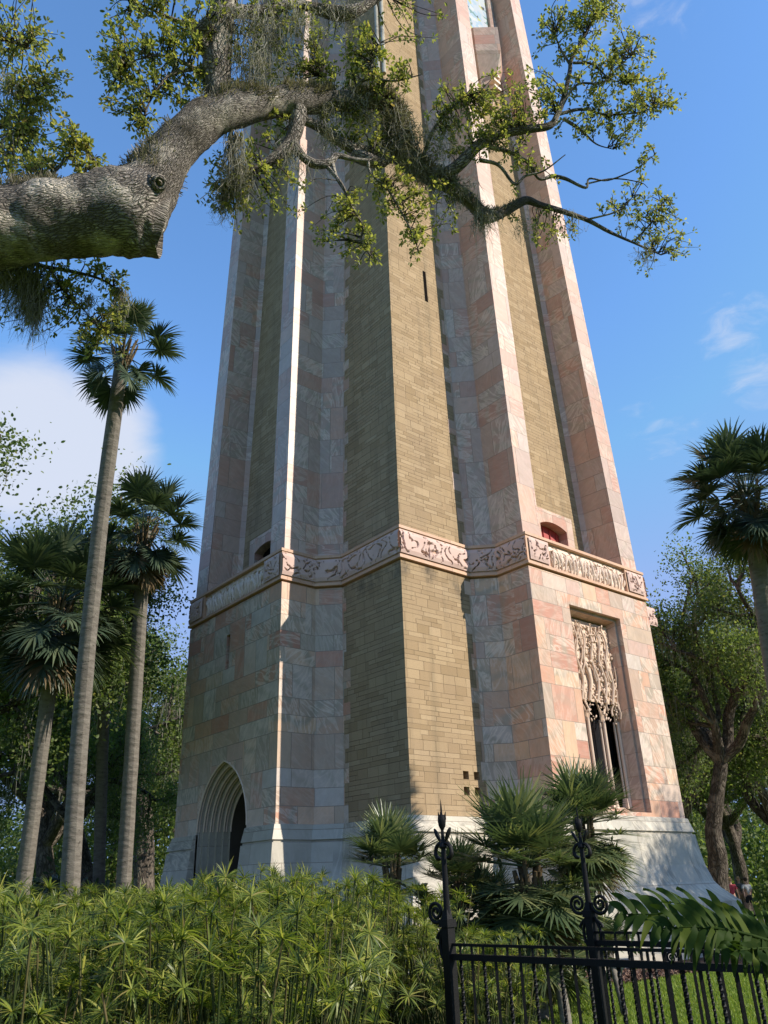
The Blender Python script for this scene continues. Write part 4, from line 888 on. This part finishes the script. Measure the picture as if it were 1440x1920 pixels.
def palm(name, base, top, r0, r1, counts, meshes, label, cat, group, mat=None, bend=None, seed=0, s=1.0):
    r = np.random.default_rng(seed); root = empty(name, tuple(base), label, cat, group)
    b, t_ = np.array(base, float), np.array(top, float); mid = (b + t_) / 2 + (np.array(bend) if bend is not None else 0)
    P3 = bez([b - V3(0, 0, .2), (b + mid) / 2 + (np.array(bend) * .25 if bend is not None else 0), mid, (mid + t_) / 2 + (np.array(bend) * .25 if bend is not None else 0), t_], 6)
    tm = MB(); tm.tube(P3, np.interp(np.linspace(0, 1, len(P3)), [0, .06, .5, 1], [r0 * 1.15, r0, (r0 + r1) / 2, r1]), 14, True, lambda p, a: a * .05 * mnoise.noise(Vector(p) * 4))
    tm.build('trunk', m_trunkp, root)
    bt = MB()                                           # old leaf bases under the crown
    for q in range(22):
        a = r.uniform(0, 6.28); z = -r.uniform(.0, .5) * s; o_ = V3(math.cos(a), math.sin(a), 0)
        bt.tube([t_ + V3(0, 0, z - .15) + o_ * r1 * .8, t_ + V3(0, 0, z + .1) + o_ * (r1 * 1.3), t_ + V3(0, 0, z + .38) + o_ * (r1 * 1.9)], [.05 * s, .04 * s, .025 * s], 5)
    bt.build('leaf_base', m_palmdead, root)
    for e, n in counts.items():
        for q in range(n):
            me = meshes[e][q % 2]; f = bpy.data.objects.new('frond', me); C.objects.link(f); f.parent = root
            f.matrix_parent_inverse = Matrix.Translation(-root.location)
            f.location = t_ + V3(0, 0, (.10 if e > 0 else -.10) * s); f.rotation_euler = (r.normal() * .10, r.normal() * .10, 6.283 * (q + r.uniform(-.3, .3)) / n + e); f.scale = (s * r.uniform(.88, 1.12),) * 3
    return root
GP = 'cabbage palms beside the tower'
def base_under(px, d): q = at(px, 1660, d); return gz(q)
palm('cabbage_palm', base_under(150, 15.5), at(231, 662, 15.5), .185, .135, {80: 2, 62: 2, 45: 3, 28: 3, 12: 4, -5: 3, -40: 2, -58: 6}, PM, 'tallest palm with a bare curved grey trunk and sparse crown', 'palm', GP, bend=(.10, -.25, 0), seed=2, s=.52)
palm('cabbage_palm', base_under(238, 20.5), at(272, 995, 20.5), .19, .175, {80: 2, 62: 4, 45: 4, 28: 5, 12: 5, -5: 4, -22: 5, -40: 5, -58: 7, -72: 10}, PM, 'palm with brown dead fronds hanging beside the left face of the tower', 'palm', GP, seed=5, s=.66)
palm('cabbage_palm', base_under(47, 19.5), at(112, 1140, 19.5), .19, .175, {80: 3, 62: 6, 45: 7, 28: 8, 12: 8, -5: 8, -22: 8, -40: 8, -58: 8, -72: 6}, PM, 'shorter leftmost palm with a full dark crown', 'palm', GP, seed=8, s=.92)
palm('cabbage_palm', base_under(196, 27), at(200, 1130, 27), .2, .18, {80: 3, 62: 5, 45: 6, 28: 7, 12: 7, -5: 6, -22: 6, -40: 5, -58: 4}, PM, 'palm whose crown is half hidden behind the tallest palm trunk', 'palm', GP, seed=12, s=.75)
palm('cabbage_palm', base_under(1500, 17), at(1402, 935, 17), .2, .18, {80: 4, 62: 6, 45: 8, 28: 9, 12: 9, -5: 8, -22: 8, -40: 8, -58: 7, -72: 2}, PM, 'palm standing alone at the right edge above the oaks', 'palm', GP, seed=21, s=.68)
GF = 'small fan palms at the foot of the tower'
for px, d, pyt, s, cn, lab, sd_ in [(735, 12.0, 1638, .78, {80: 4, 62: 6, 45: 7, 28: 7, 12: 6, -5: 4, -22: 4}, 'small fan palm in front of the yellow corner edge', 1), (856, 13.0, 1668, .72, {80: 3, 62: 5, 45: 6, 28: 7, 12: 6, -5: 5}, 'low fan palm between the two fence posts with finials', 2),
                                   (990, 11.6, 1640, 1.08, {80: 4, 62: 7, 45: 8, 28: 9, 12: 9, -5: 9, -22: 9, -40: 8, -58: 8, -72: 12}, 'largest shaggy fan palm left of the rear fence post', 3), (1096, 13.2, 1555, .88, {80: 4, 62: 7, 45: 8, 28: 9, 12: 9, -5: 8, -22: 8, -40: 7, -58: 6, -72: 8}, 'tall fan palm growing under the traceried window', 4),
                                   (915, 13.6, 1720, .75, {80: 3, 62: 5, 45: 5, 28: 6, 12: 6, -5: 6, -22: 6}, 'dim fan palm deep in the shrubs left of the largest one', 5), (1140, 11.5, 1780, .45, {62: 4, 45: 5, 28: 5, 12: 4}, 'tiny fan palm seedling right of the rear fence post', 6), (1035, 11.0, 1770, .7, {62: 4, 45: 5, 28: 5, 12: 5, -5: 4, -40: 4, -58: 4}, 'fan palm offshoot low behind the fence rail', 7)]:
    palm('fan_palm', gz(at(px, 1660, d)), at(px, pyt, d), .11 * s, .10 * s, cn, FM, lab, 'palm', GF, seed=sd_, s=s)

# ================================================================== SEDGE HEDGE
def sedge(seed, nst=34, R=.50):
    r = np.random.default_rng(seed); st, lv = MB(), MB()
    for q in range(nst):
        a = r.uniform(0, 6.28); rad = R * math.sqrt(r.random()); h = r.uniform(.42, 1.0)
        b = V3(rad * math.cos(a) * .6, rad * math.sin(a) * .6, 0); t_ = V3(rad * math.cos(a) * 1.35, rad * math.sin(a) * 1.35, h * 1.72)
        ax = unit(t_ - b + V3(0, 0, .4)); st.tube(bez([b, (b + t_) / 2 + V3(0, 0, .06), t_], 3), [.006] * 7, 4, False)
        n = r.integers(26, 38); tilt = unit(ax + r.normal(size=3) * .35)
        e1 = unit(np.cross(tilt, V3(1, 0, 0))); e2 = np.cross(tilt, e1); Lb = r.uniform(.09, .165); up = r.uniform(.1, .9)
        for k in range(n):
            an = 6.283 * k / n + r.normal() * .1; o_ = e1 * math.cos(an) + e2 * math.sin(an); d = unit(o_ + tilt * (up + r.normal() * .38)); L = Lb * r.uniform(.75, 1.2)
            wv = unit(np.cross(d, tilt)); rows = []; p = t_.copy()
            for j in range(5):
                wd = [.0026, .0046, .0046, .0034, .0006][j]; rows += [p - wv * wd, p + wv * wd]; d = unit(d + V3(0, 0, -.10 - .06 * j * up)); p = p + d * L / 4
            lv.add(rows, [[2 * j, 2 * j + 1, 2 * j + 3, 2 * j + 2] for j in range(4)])
    root = empty('umbrella_sedge', (0, 0, 0), None, None)
    st.build('stem', m_sedgestem, root); lv.build('leaf_umbrella', m_sedge, root); return root
SP = [sedge(i) for i in range(6)]; SU = set(); cnt = 0
GS = 'umbrella sedges massed along the fence'
cand = []
for d in np.arange(4.5, 11.2, .46):
    step_ = .46 * FPX / d
    for px in np.arange(-60 - step_, 850, step_): cand.append((px + random.uniform(-.3, .3) * step_, d + random.uniform(-.18, .18)))
for px, d in cand:
    if d < 8.4 and px > 832 - .80 * FPX / d: continue
    if px > 800: continue
    i = random.randrange(6); q = at(px, 1660, d)
    if math.hypot(q[0], q[1]) < 11.3: continue
    o = SP[i] if i not in SU else copy_tree(SP[i]); SU.add(i)
    hs = .93 + .10 * mnoise.noise(Vector((q[0] * .8, q[1] * .8, 0))) + random.uniform(-.06, .06) + (.12 if 420 < px < 700 and d > 7 else 0) + (.06 if px < 430 and d > 7 else 0)
    o.location = (q[0], q[1], 0); o.rotation_euler = (0, 0, random.uniform(0, 6.28)); o.scale = (1, 1, hs); cnt += 1
    tag(o, 'green umbrella sedge packed into the hedge left of the fence', 'sedge', GS)
for px, d in ((850, 8.2), (880, 8.6), (905, 8.3), (865, 9.0), (835, 8.8), (925, 8.9)):
    o = copy_tree(SP[random.randrange(6)]); q = at(px, 1660, d); o.location = (q[0], q[1], 0); o.rotation_euler = (0, 0, random.uniform(0, 6)); o.scale = (.9, .9, .72)
    tag(o, 'yellow green umbrella sedge behind the fence bars', 'sedge', 'umbrella sedges behind the fence bars')

# ================================================================== FENCES
def scroll(mb, c, u, v, r0, turns, rad, start=0.0, hand=1):
    pts = []; n = int(turns * 22)
    for i in range(n + 1):
        t = i / n; a = start + hand * t * turns * 2 * PI; r = r0 * (1 - .86 * t); pts.append(np.array(c) + (u * math.cos(a) + v * math.sin(a)) * r)
    mb.tube(pts, np.linspace(rad, rad * .7, n + 1), 6)
ZU = V3(0, 0, 1)
def sqbar(mb, p0, p1, half, twist=0.0, n=2):
    mb.tube(np.linspace(p0, p1, n), half * 1.414, 4, True, None, twist, False)
def post(root, p, along, ztop=2.36, scrolls=(-1,)):
    p = np.array([p[0], p[1], 0.]); po = MB(); po.box(p + ZU * .72, (.075, .075, 1.44)); po.box(p + ZU * 1.44, (.098, .098, .055)); po.box(p + ZU * 1.50, (.06, .06, .07), None, .7)
    po.tube([p + ZU * 1.5, p + ZU * 1.75, p + ZU * 1.98], [.027, .023, .02], 8); o = po.build('post', m_iron, root)
    fi = MB(); z = 1.98
    fi.tube(bez([p + ZU * z, p + ZU * (z + .04), p + ZU * (z + .08), p + ZU * (z + .14)], 3), [.026, .036, .03, .022, .018, .016, .015, .014, .013, .012], 8)
    fi.tube([p + ZU * 2.12, p + ZU * 2.15, p + ZU * 2.19, p + ZU * 2.235, p + ZU * 2.24], [.012, .028, .034, .030, .010], 8)     # bud
    for a in range(3): 
        th_ = 2.1 * a; fi.tube([p + V3(math.cos(th_) * .026, math.sin(th_) * .026, 2.20), p + V3(math.cos(th_) * .036, math.sin(th_) * .036, 2.262)], [.014, .002], 5)
    fi.tube([p + ZU * 2.22, p + ZU * 2.30, p + ZU * ztop], [.010, .007, .001], 6)
    for s in (-1, 1):
        a = along * s
        R3 = np.stack([np.cross(unit(a * .55 + ZU), np.cross(a, ZU)), np.cross(a, ZU), unit(a * .55 + ZU)], 1)
        fi.blob(p + a * .058 + ZU * 2.085, (.012, .026, .062), 8, 6, R3)                     # leaf
        fi.tube(bez([p + ZU * 2.0, p + a * .035 + ZU * 2.02, p + a * .075 + ZU * 1.99, p + a * .085 + ZU * 1.94, p + a * .06 + ZU * 1.905, p + a * .045 + ZU * 1.915], 4), [.016] * 12 + [.018] * 9, 6)
    fi.build('finial', m_iron, o)
    for s in scrolls:
        sm = MB(); a = along * s; scroll(sm, p + a * .115 + ZU * 1.52, -a, ZU, .088, 2.1, .016, 0.1, -1)
        sm.tube(bez([p + a * .027 + ZU * 1.50, p + a * .035 + ZU * 1.42, p + a * .10 + ZU * 1.36, p + a * .115 + ZU * 1.33], 4), [.015] * 13, 6)
        sm.tube(bez([p + a * .05 + ZU * 1.40, p + a * .085 + ZU * 1.31, p + a * .075 + ZU * 1.22, p + a * .03 + ZU * 1.155], 4), [.015] * 13, 6)
        sm.build('scroll', m_iron, o)
    return o
def fence(p0, p1, label, rail=1.21, thin=1.292, gap=.112, scrolls=(-1,), knots=()):
    p0, p1 = V3(p0[0], p0[1], 0), V3(p1[0], p1[1], 0); al = unit(p1 - p0); L = np.linalg.norm(p1 - p0)
    root = empty('iron_fence', tuple(p0), label, 'fence'); post(root, p0, al, scrolls=scrolls)
    yaw = math.atan2(al[1], al[0]); Rz = [[math.cos(yaw), -math.sin(yaw), 0], [math.sin(yaw), math.cos(yaw), 0], [0, 0, 1]]
    for z, w_, h_ in ((rail, .04, .042), (thin, .018, .02), (.16, .035, .035)):
        MB().box(p0 + al * L / 2 + ZU * z, (L, w_, h_), Rz).build('rail', m_iron, root)
    n = int(L / gap)
    for i in range(1, n):
        q = p0 + al * gap * i; pk = MB(); tw = 40.0 if i % 2 else 0
        if i % 2: sqbar(pk, q + ZU * .05, q + ZU * (rail - .02), .0095, 38.0, 70); sqbar(pk, q + ZU * (rail + .02), q + ZU * (thin - .008), .0085)
        else: sqbar(pk, q + ZU * .05, q + ZU * (rail - .02), .0105); sqbar(pk, q + ZU * (rail + .02), q + ZU * (thin - .008), .0095)
        pk.build('picket', m_iron, root)
        if i in knots:
            kb = MB(); ct = q + al * .05 + ZU * (rail + .045) + unit(CAM * V3(1, 1, 0) - q) * .03; scroll(kb, ct, al, ZU, .035, 1.8, .007); kb.build('scroll', m_iron, root)
    return root
FA0 = at(843, 1794, 6.1); FA1 = at(1440, 1819, 4.57); da_ = unit((FA1 - FA0) * V3(1, 1, 0))
fence(FA0, FA0 + da_ * 4.1, 'front iron fence running from the left finial post across the lower right', knots=(16, ))
FB0 = at(1113, 1768, 7.0); FB1 = at(1360, 1773, 6.25); db_ = unit((FB1 - FB0) * V3(1, 1, 0))
fence(FB0, FB0 + db_ * 2.6, 'rear iron fence starting at the post with two scrolls', scrolls=(-1, 1))

# ================================================================== PHILODENDRON at the right edge
def philo_leaf(mb, base, tip, up, L, nl=15, sag=.1):
    base, tip, up = map(np.array, (base, tip, up)); ax = unit(tip - base); side = unit(np.cross(ax, up)); up2 = np.cross(side, ax)
    mid = lambda t: base + (tip - base) * t + up2 * (math.sin(t * PI) * .10 * L) - ZU * sag * t * t * L
    mb.tube([mid(t) for t in np.linspace(-.0, 1, 14)], np.linspace(.011, .003, 14), 5, False)
    for s in (-1, 1):
        for i in range(nl):
            t = .02 + .96 * i / (nl - 1); l = L * (.20 + .30 * math.sin(PI * min(1, t * .85 + .12))) * random.uniform(.88, 1.1)
            d = unit(side * s * .9 + ax * (.25 + .6 * t) + up2 * random.uniform(.05, .4)); p = mid(t); wv = unit(np.cross(d, up2)); rows = []; m = 7; ph = random.uniform(0, 6)
            for j in range(m + 1):
                q = j / m; wd = L * .034 * (.75 + .75 * math.sin(PI * min(1, q * .9 + .1)) - .72 * q) * (1 + .22 * math.sin(5 * q + ph)); wd = max(.001, wd if j < m else 0)
                w2 = up2 * math.sin(q * 5 + ph) * .012; rows += [p - wv * wd + w2, p, p + wv * wd - w2]
                d = unit(d + V3(0, 0, -.16) + up2 * .02 * math.sin(ph + q * 6)); p = p + d * l / m
            F = []
            for j in range(m): F += [[3 * j, 3 * j + 1, 3 * j + 4, 3 * j + 3], [3 * j + 1, 3 * j + 2, 3 * j + 5, 3 * j + 4]]
            mb.add(rows, F, None, True)
ph0 = gz(at(1560, 1900, 3.6)); phr = empty('philodendron', tuple(ph0), 'glossy philodendron with deeply cut leaves hanging over the fence', 'plant')
st = MB(); crown = ph0 + ZU * .75
for (bx, by, bd), (tx, ty, td), upv, L in [((1450, 1775, 3.7), (1165, 1693, 3.9), unit(ZU * .9 + (CAM - crown) * .25), .86), ((1470, 1775, 3.5), (1235, 1722, 3.6), unit(ZU * .8 + (CAM - crown) * .3), .70), ((1490, 1775, 3.9), (1305, 1712, 4.1), unit(ZU + (CAM - crown) * .3), .62), ((1520, 1800, 3.6), (1370, 1770, 3.4), unit(ZU * .8 + (CAM - crown) * .3), .5)]:
    b, t_ = at(bx, by, bd), at(tx, ty, td); lm = MB(); philo_leaf(lm, b, t_, upv, L * .58); lm.build('leaf', m_philo, phr)
    st.tube(bez([crown, (crown + b) / 2 + ZU * .08, b], 6), [.014] * 13, 6)
st.tube([ph0 - ZU * .05, crown], [.06, .05], 8); st.build('stem', m_philo, phr)
fern = empty('fern', tuple(gz(at(1390, 1900, 3.9))), 'low feathery fern at the lower right corner under the big cut leaves', 'plant')
fm = MB(); fb = gz(at(1390, 1900, 3.9)) + ZU * .35
for q in range(16):
    a = 6.283 * q / 16; o_ = V3(math.cos(a), math.sin(a), 0); L = random.uniform(.35, .55); pts = bez([fb, fb + o_ * L * .5 + ZU * .22, fb + o_ * L + ZU * .12], 8); fm.tube(pts, .003, 3, False)
    for j in range(2, len(pts)):
        tg = unit(pts[j] - pts[j - 1]); sd2 = unit(np.cross(tg, ZU)); l = .11 * math.sin(PI * (j / len(pts)) ** .7 * .95 + .08)
        for s in (-1, 1):
            for sub in (0, .5):
                p = pts[j] - tg * sub * .03; e = p + sd2 * s * l + tg * l * .4; fm.quad(p - tg * .004, p + tg * .012, e + tg * .004, e)
fm.tube([fb - ZU * .4, fb], [.03, .03], 6); fm.build('frond', m_philo, fern)

# ================================================================== LAWN, MULCH, PATH
def ringsheet(name, inner, outer, z, mat):
    a = [rotk((*p, 0), k) for k in range(4) for p in off(inner)[:-1]]; b = [rotk((*p, 0), k) for k in range(4) for p in off(outer)[:-1]]; n = len(a)
    mb = MB(); V = []
    for p in a + b: V.append((p[0], p[1], z))
    mb.add(V, [[i, i + n, (i + 1) % n + n, (i + 1) % n] for i in range(n)]); o = mb.build(name, mat); tag(o, None, None, kind='structure'); return o
ringsheet('mulch_bed', 1.2, 3.0, .012, m_mulch)
def scatter_px(x0, x1, y0, y1, n):
    out = []
    while len(out) < n:
        r = ray(random.uniform(x0, x1), random.uniform(y0, y1)); t = -CAM[2] / r[2]; out.append(CAM + r * t)
    return np.array(out)
mc = MB(); p = scatter_px(850, 1330, 1822, 1930, 26000)
inb = []
bo, bi = off(3.05), off(1.39)
def inplan(x, y, o_):
    ax, ay = abs(x), abs(y); m_, w_ = o_[0][0], o_[1][1]; rd_, c_ = o_[2][0], o_[4][0]
    return (ax < m_ and ay < w_) or (ay < m_ and ax < w_) or (ax < c_ and ay < c_)
ib = np.array([inplan(q[0], q[1], bo) and not inplan(q[0], q[1], bi) for q in p]); pm = p[ib]; n = len(pm)
mc.stamp(np.array([[-.5, -.25, 0], [.5, -.2, 0], [.45, .25, .1], [-.4, .22, .05]]), [[0, 1, 2, 3]], pm + V3(0, 0, .03), frames(rdir(n), V3(0, 0, 1) + rdir(n) * .7), rng.uniform(.03, .09, n))
tag(mc.build('mulch_chips', m_mulchc), 'brown bark mulch chips around the tower foot', 'mulch', None, 'stuff')
gb = MB(); pg = scatter_px(850, 1460, 1825, 1935, 42000); pg = pg[~np.array([inplan(q[0], q[1], off(2.9)) for q in pg])]; n = len(pg)
gb.stamp(np.array([[0, -.06, 0], [0, .06, 0], [.5, .035, .12], [.5, -.035, .12], [1, 0, .35]]), [[0, 1, 2, 3]], pg, frames(V3(0, 0, 1) + rdir(n) * .55, rdir(n)), rng.uniform(.05, .11, n))
tag(gb.build('grass', m_grassb), 'short bright lawn grass behind the fence bars', 'grass', None, 'stuff')
pp = [(-30, 10), (-8, 14.2), (4, 17.0), (4, 18.0), (-8, 15.4), (-30, 12)]
# walkers' path beyond the tower, following the ground
mb = MB(); A_ = np.array([(-13.5, -8, 0), (-16.5, 2, 0), (-18, 12, 0), (-22, 24, 0)], float); Pp = bez(A_, 8); V = []
for i, q in enumerate(Pp):
    tg = unit(Pp[min(i + 1, len(Pp) - 1)] - Pp[max(i - 1, 0)]); s_ = V3(-tg[1], tg[0], 0)
    for e in (-1.6, 1.6): w_ = q + s_ * e; V.append((w_[0], w_[1], terrain(w_[0], w_[1]) + .02))
mb.add(V, [[2 * i, 2 * i + 1, 2 * i + 3, 2 * i + 2] for i in range(len(Pp) - 1)]); tag(mb.build('path', m_path), None, None, kind='structure')

# broad leaved undergrowth beneath the left palms
def shrub(name, base, R, H, n, seed, label):
    r = np.random.default_rng(seed); root = empty(name, tuple(base), label, 'shrub'); lf2 = MB(); st2 = MB(); pos = []
    for q in range(26):
        a = r.uniform(0, 6.28); rr_ = R * math.sqrt(r.random()); h = H * r.uniform(.55, 1.0) * math.sqrt(max(.1, 1 - (rr_ / R) ** 2 * .7)); e = np.array(base) + V3(math.cos(a) * rr_, math.sin(a) * rr_, h)
        st2.tube(bez([np.array(base), (np.array(base) + e) / 2 + V3(0, 0, .2), e], 4), [.02] * 9, 5, False); pos.append(e)
    pos = np.array(pos); k = r.integers(0, len(pos), n); c = pos[k] + r.normal(size=(n, 3)) * V3(.32, .32, .25); d = r.normal(size=(n, 3)) + V3(0, 0, -.2)
    lf2.stamp(LEAF_V * V3(1, 1.1, 1), LEAF_F, c, frames(d, V3(0, 0, 1) + r.normal(size=(n, 3)) * .5), r.uniform(.12, .30, n)); st2.build('stem', m_sedgestem, root); lf2.build('foliage', m_palm, root)
for i, (px, d, R, H, lab) in enumerate([(20, 24, 1.7, 1.9, 'dark broad leaved shrub at the foot of the leftmost palm'), (95, 25, 1.9, 2.3, 'dark shrub between the leftmost and the tallest palm trunks'), (200, 26, 1.6, 1.9, 'dark shrub between the tallest palm and its right neighbour'), (1010, 12.6, 1.0, 1.5, 'dark leafy shrub behind the largest shaggy fan palm'), (900, 12.8, 1.0, 1.4, 'dark leafy shrub below the two fan palms behind the fence')]):
    shrub('shrub', gz(at(px, 1660, d)), R, H, 900, i, lab)

# ================================================================== WALKERS on the far path
def skin_mat(name, col): return simple(name, col, .7, .2, .08, 5)
def person(px, py_feet, d, H, facing, top, bottom, skin, hair, label, stride=.18, lean=0.0, arm=.3):
    g0 = at(px, py_feet, d); g0 = gz(g0); s = H / 1.75; root = empty('person', tuple(g0), label, 'person', 'walkers on the far path')
    f = V3(math.cos(facing), math.sin(facing), 0); r_ = V3(-f[1], f[0], 0)
    def W(x, y, z): return g0 + (f * (x + lean * z * .25) + r_ * y + ZU * z) * s
    def skinned(name, chains, mat, parent):
        me = bpy.data.meshes.new(name); V = []; E = []; R = []
        idx = {}
        for ch in chains:
            prev = None
            for (x, y, z, ra) in ch:
                key = (round(x, 3), round(y, 3), round(z, 3))
                if key not in idx: idx[key] = len(V); V.append(W(x, y, z)); R.append(ra * s)
                if prev is not None: E.append((prev, idx[key]))
                prev = idx[key]
        me.from_pydata([tuple(v) for v in V], E, []); o = bpy.data.objects.new(name, me); C.objects.link(o)
        m1 = o.modifiers.new('skin', 'SKIN'); 
        for sv, ra in zip(me.skin_vertices[0].data, R): sv.radius = (ra, ra)
        me.skin_vertices[0].data[0].use_root = True
        m2 = o.modifiers.new('sub', 'SUBSURF'); m2.levels = 1; m2.render_levels = 1
        me.materials.append(mat); o.parent = parent; o.matrix_parent_inverse = Matrix.Translation(-root.location) if parent is root else Matrix.Identity(4); return o
    hip, sh_ = .92, 1.42; st_ = stride
    body = [[(0, 0, hip, .13), (0, 0, 1.12, .125), (0, 0, 1.32, .135), (0, 0, 1.46, .07), (.01, 0, 1.54, .055), (.025, 0, 1.62, .088), (.02, 0, 1.69, .085)]]
    for sgn in (-1, 1):
        st1 = st_ * sgn
        body.append([(0, 0, hip, .13), (0, .085 * sgn, hip - .06, .10), (st1 * .5 + .03, .09 * sgn, .50, .065), (st1, .09 * sgn, .09, .042), (st1 + .13, .10 * sgn, .035, .032)])
        hx = -arm * sgn
        body.append([(0, 0, 1.32, .135), (0, .19 * sgn, sh_ - .02, .055), (hx * .3, .24 * sgn, 1.15, .042), (hx * .7 + .06, .25 * sgn, .94, .03), (hx * .8 + .09, .25 * sgn, .85, .032), (hx * .8 + .12, .25 * sgn, .78, .014)])
    bo_ = skinned('body', body, skin, root)
    skinned('shirt', [[(0, 0, .93, .145), (0, 0, 1.12, .145), (0, 0, 1.32, .155), (0, 0, 1.45, .085)]] + [[(0, 0, 1.32, .155), (0, .19 * q, 1.40, .075), (-arm * q * .2, .235 * q, 1.22, .066)] for q in (-1, 1)], top, root)
    skinned('shorts', [[(0, 0, 1.0, .14), (0, 0, .92, .145)]] + [[(0, 0, .92, .145), (0, .085 * q, .86, .118), (st_ * q * .45 + .02, .09 * q, .56, .09)] for q in (-1, 1)], bottom, root)
    hd = MB(); hd.blob(W(-.012, 0, 1.70), .102 * s, 10, 7); hd.build('hair', hair, root)
    nz_ = MB(); nz_.blob(W(.115, 0, 1.645), .016 * s, 6, 4)
    for q in (-1, 1): nz_.blob(W(.098, .034 * q, 1.672), .011 * s, 6, 4); nz_.blob(W(.02, .088 * q, 1.65), (.02 * s, .012 * s, .03 * s), 6, 4)
    nz_.build('face_feature', skin, bo_)
    for q in (-1, 1):
        sh2 = MB(); sh2.blob(W(st_ * q + .06, .095 * q, .035), (.10 * s, .055 * s, .045 * s), 8, 5); sh2.build('shoe', m_iron, root)
sk = skin_mat('skin', (.52, .32, .23)); hairm = skin_mat('dark_hair', (.05, .035, .025)); hb = skin_mat('fair_hair', (.36, .25, .13))
person(1380, 1715, 36.5, 1.66, 3.5, skin_mat('red_shirt', (.42, .06, .09)), skin_mat('khaki_shorts', (.30, .26, .2)), sk, hb, 'person in a red shirt beside the tower foot on the right', .2, .35)
person(1398, 1718, 38.0, 1.68, .9, skin_mat('olive_shirt', (.10, .11, .10)), skin_mat('tan_shorts', (.33, .22, .13)), sk, hb, 'person in a dark olive shirt between the two others', .15)
person(1412, 1722, 37.5, 1.62, 4.0, skin_mat('white_shirt', (.62, .62, .62)), skin_mat('black_shorts', (.02, .02, .025)), sk, hairm, 'person in a white shirt and black shorts by the slim trunk', .12)
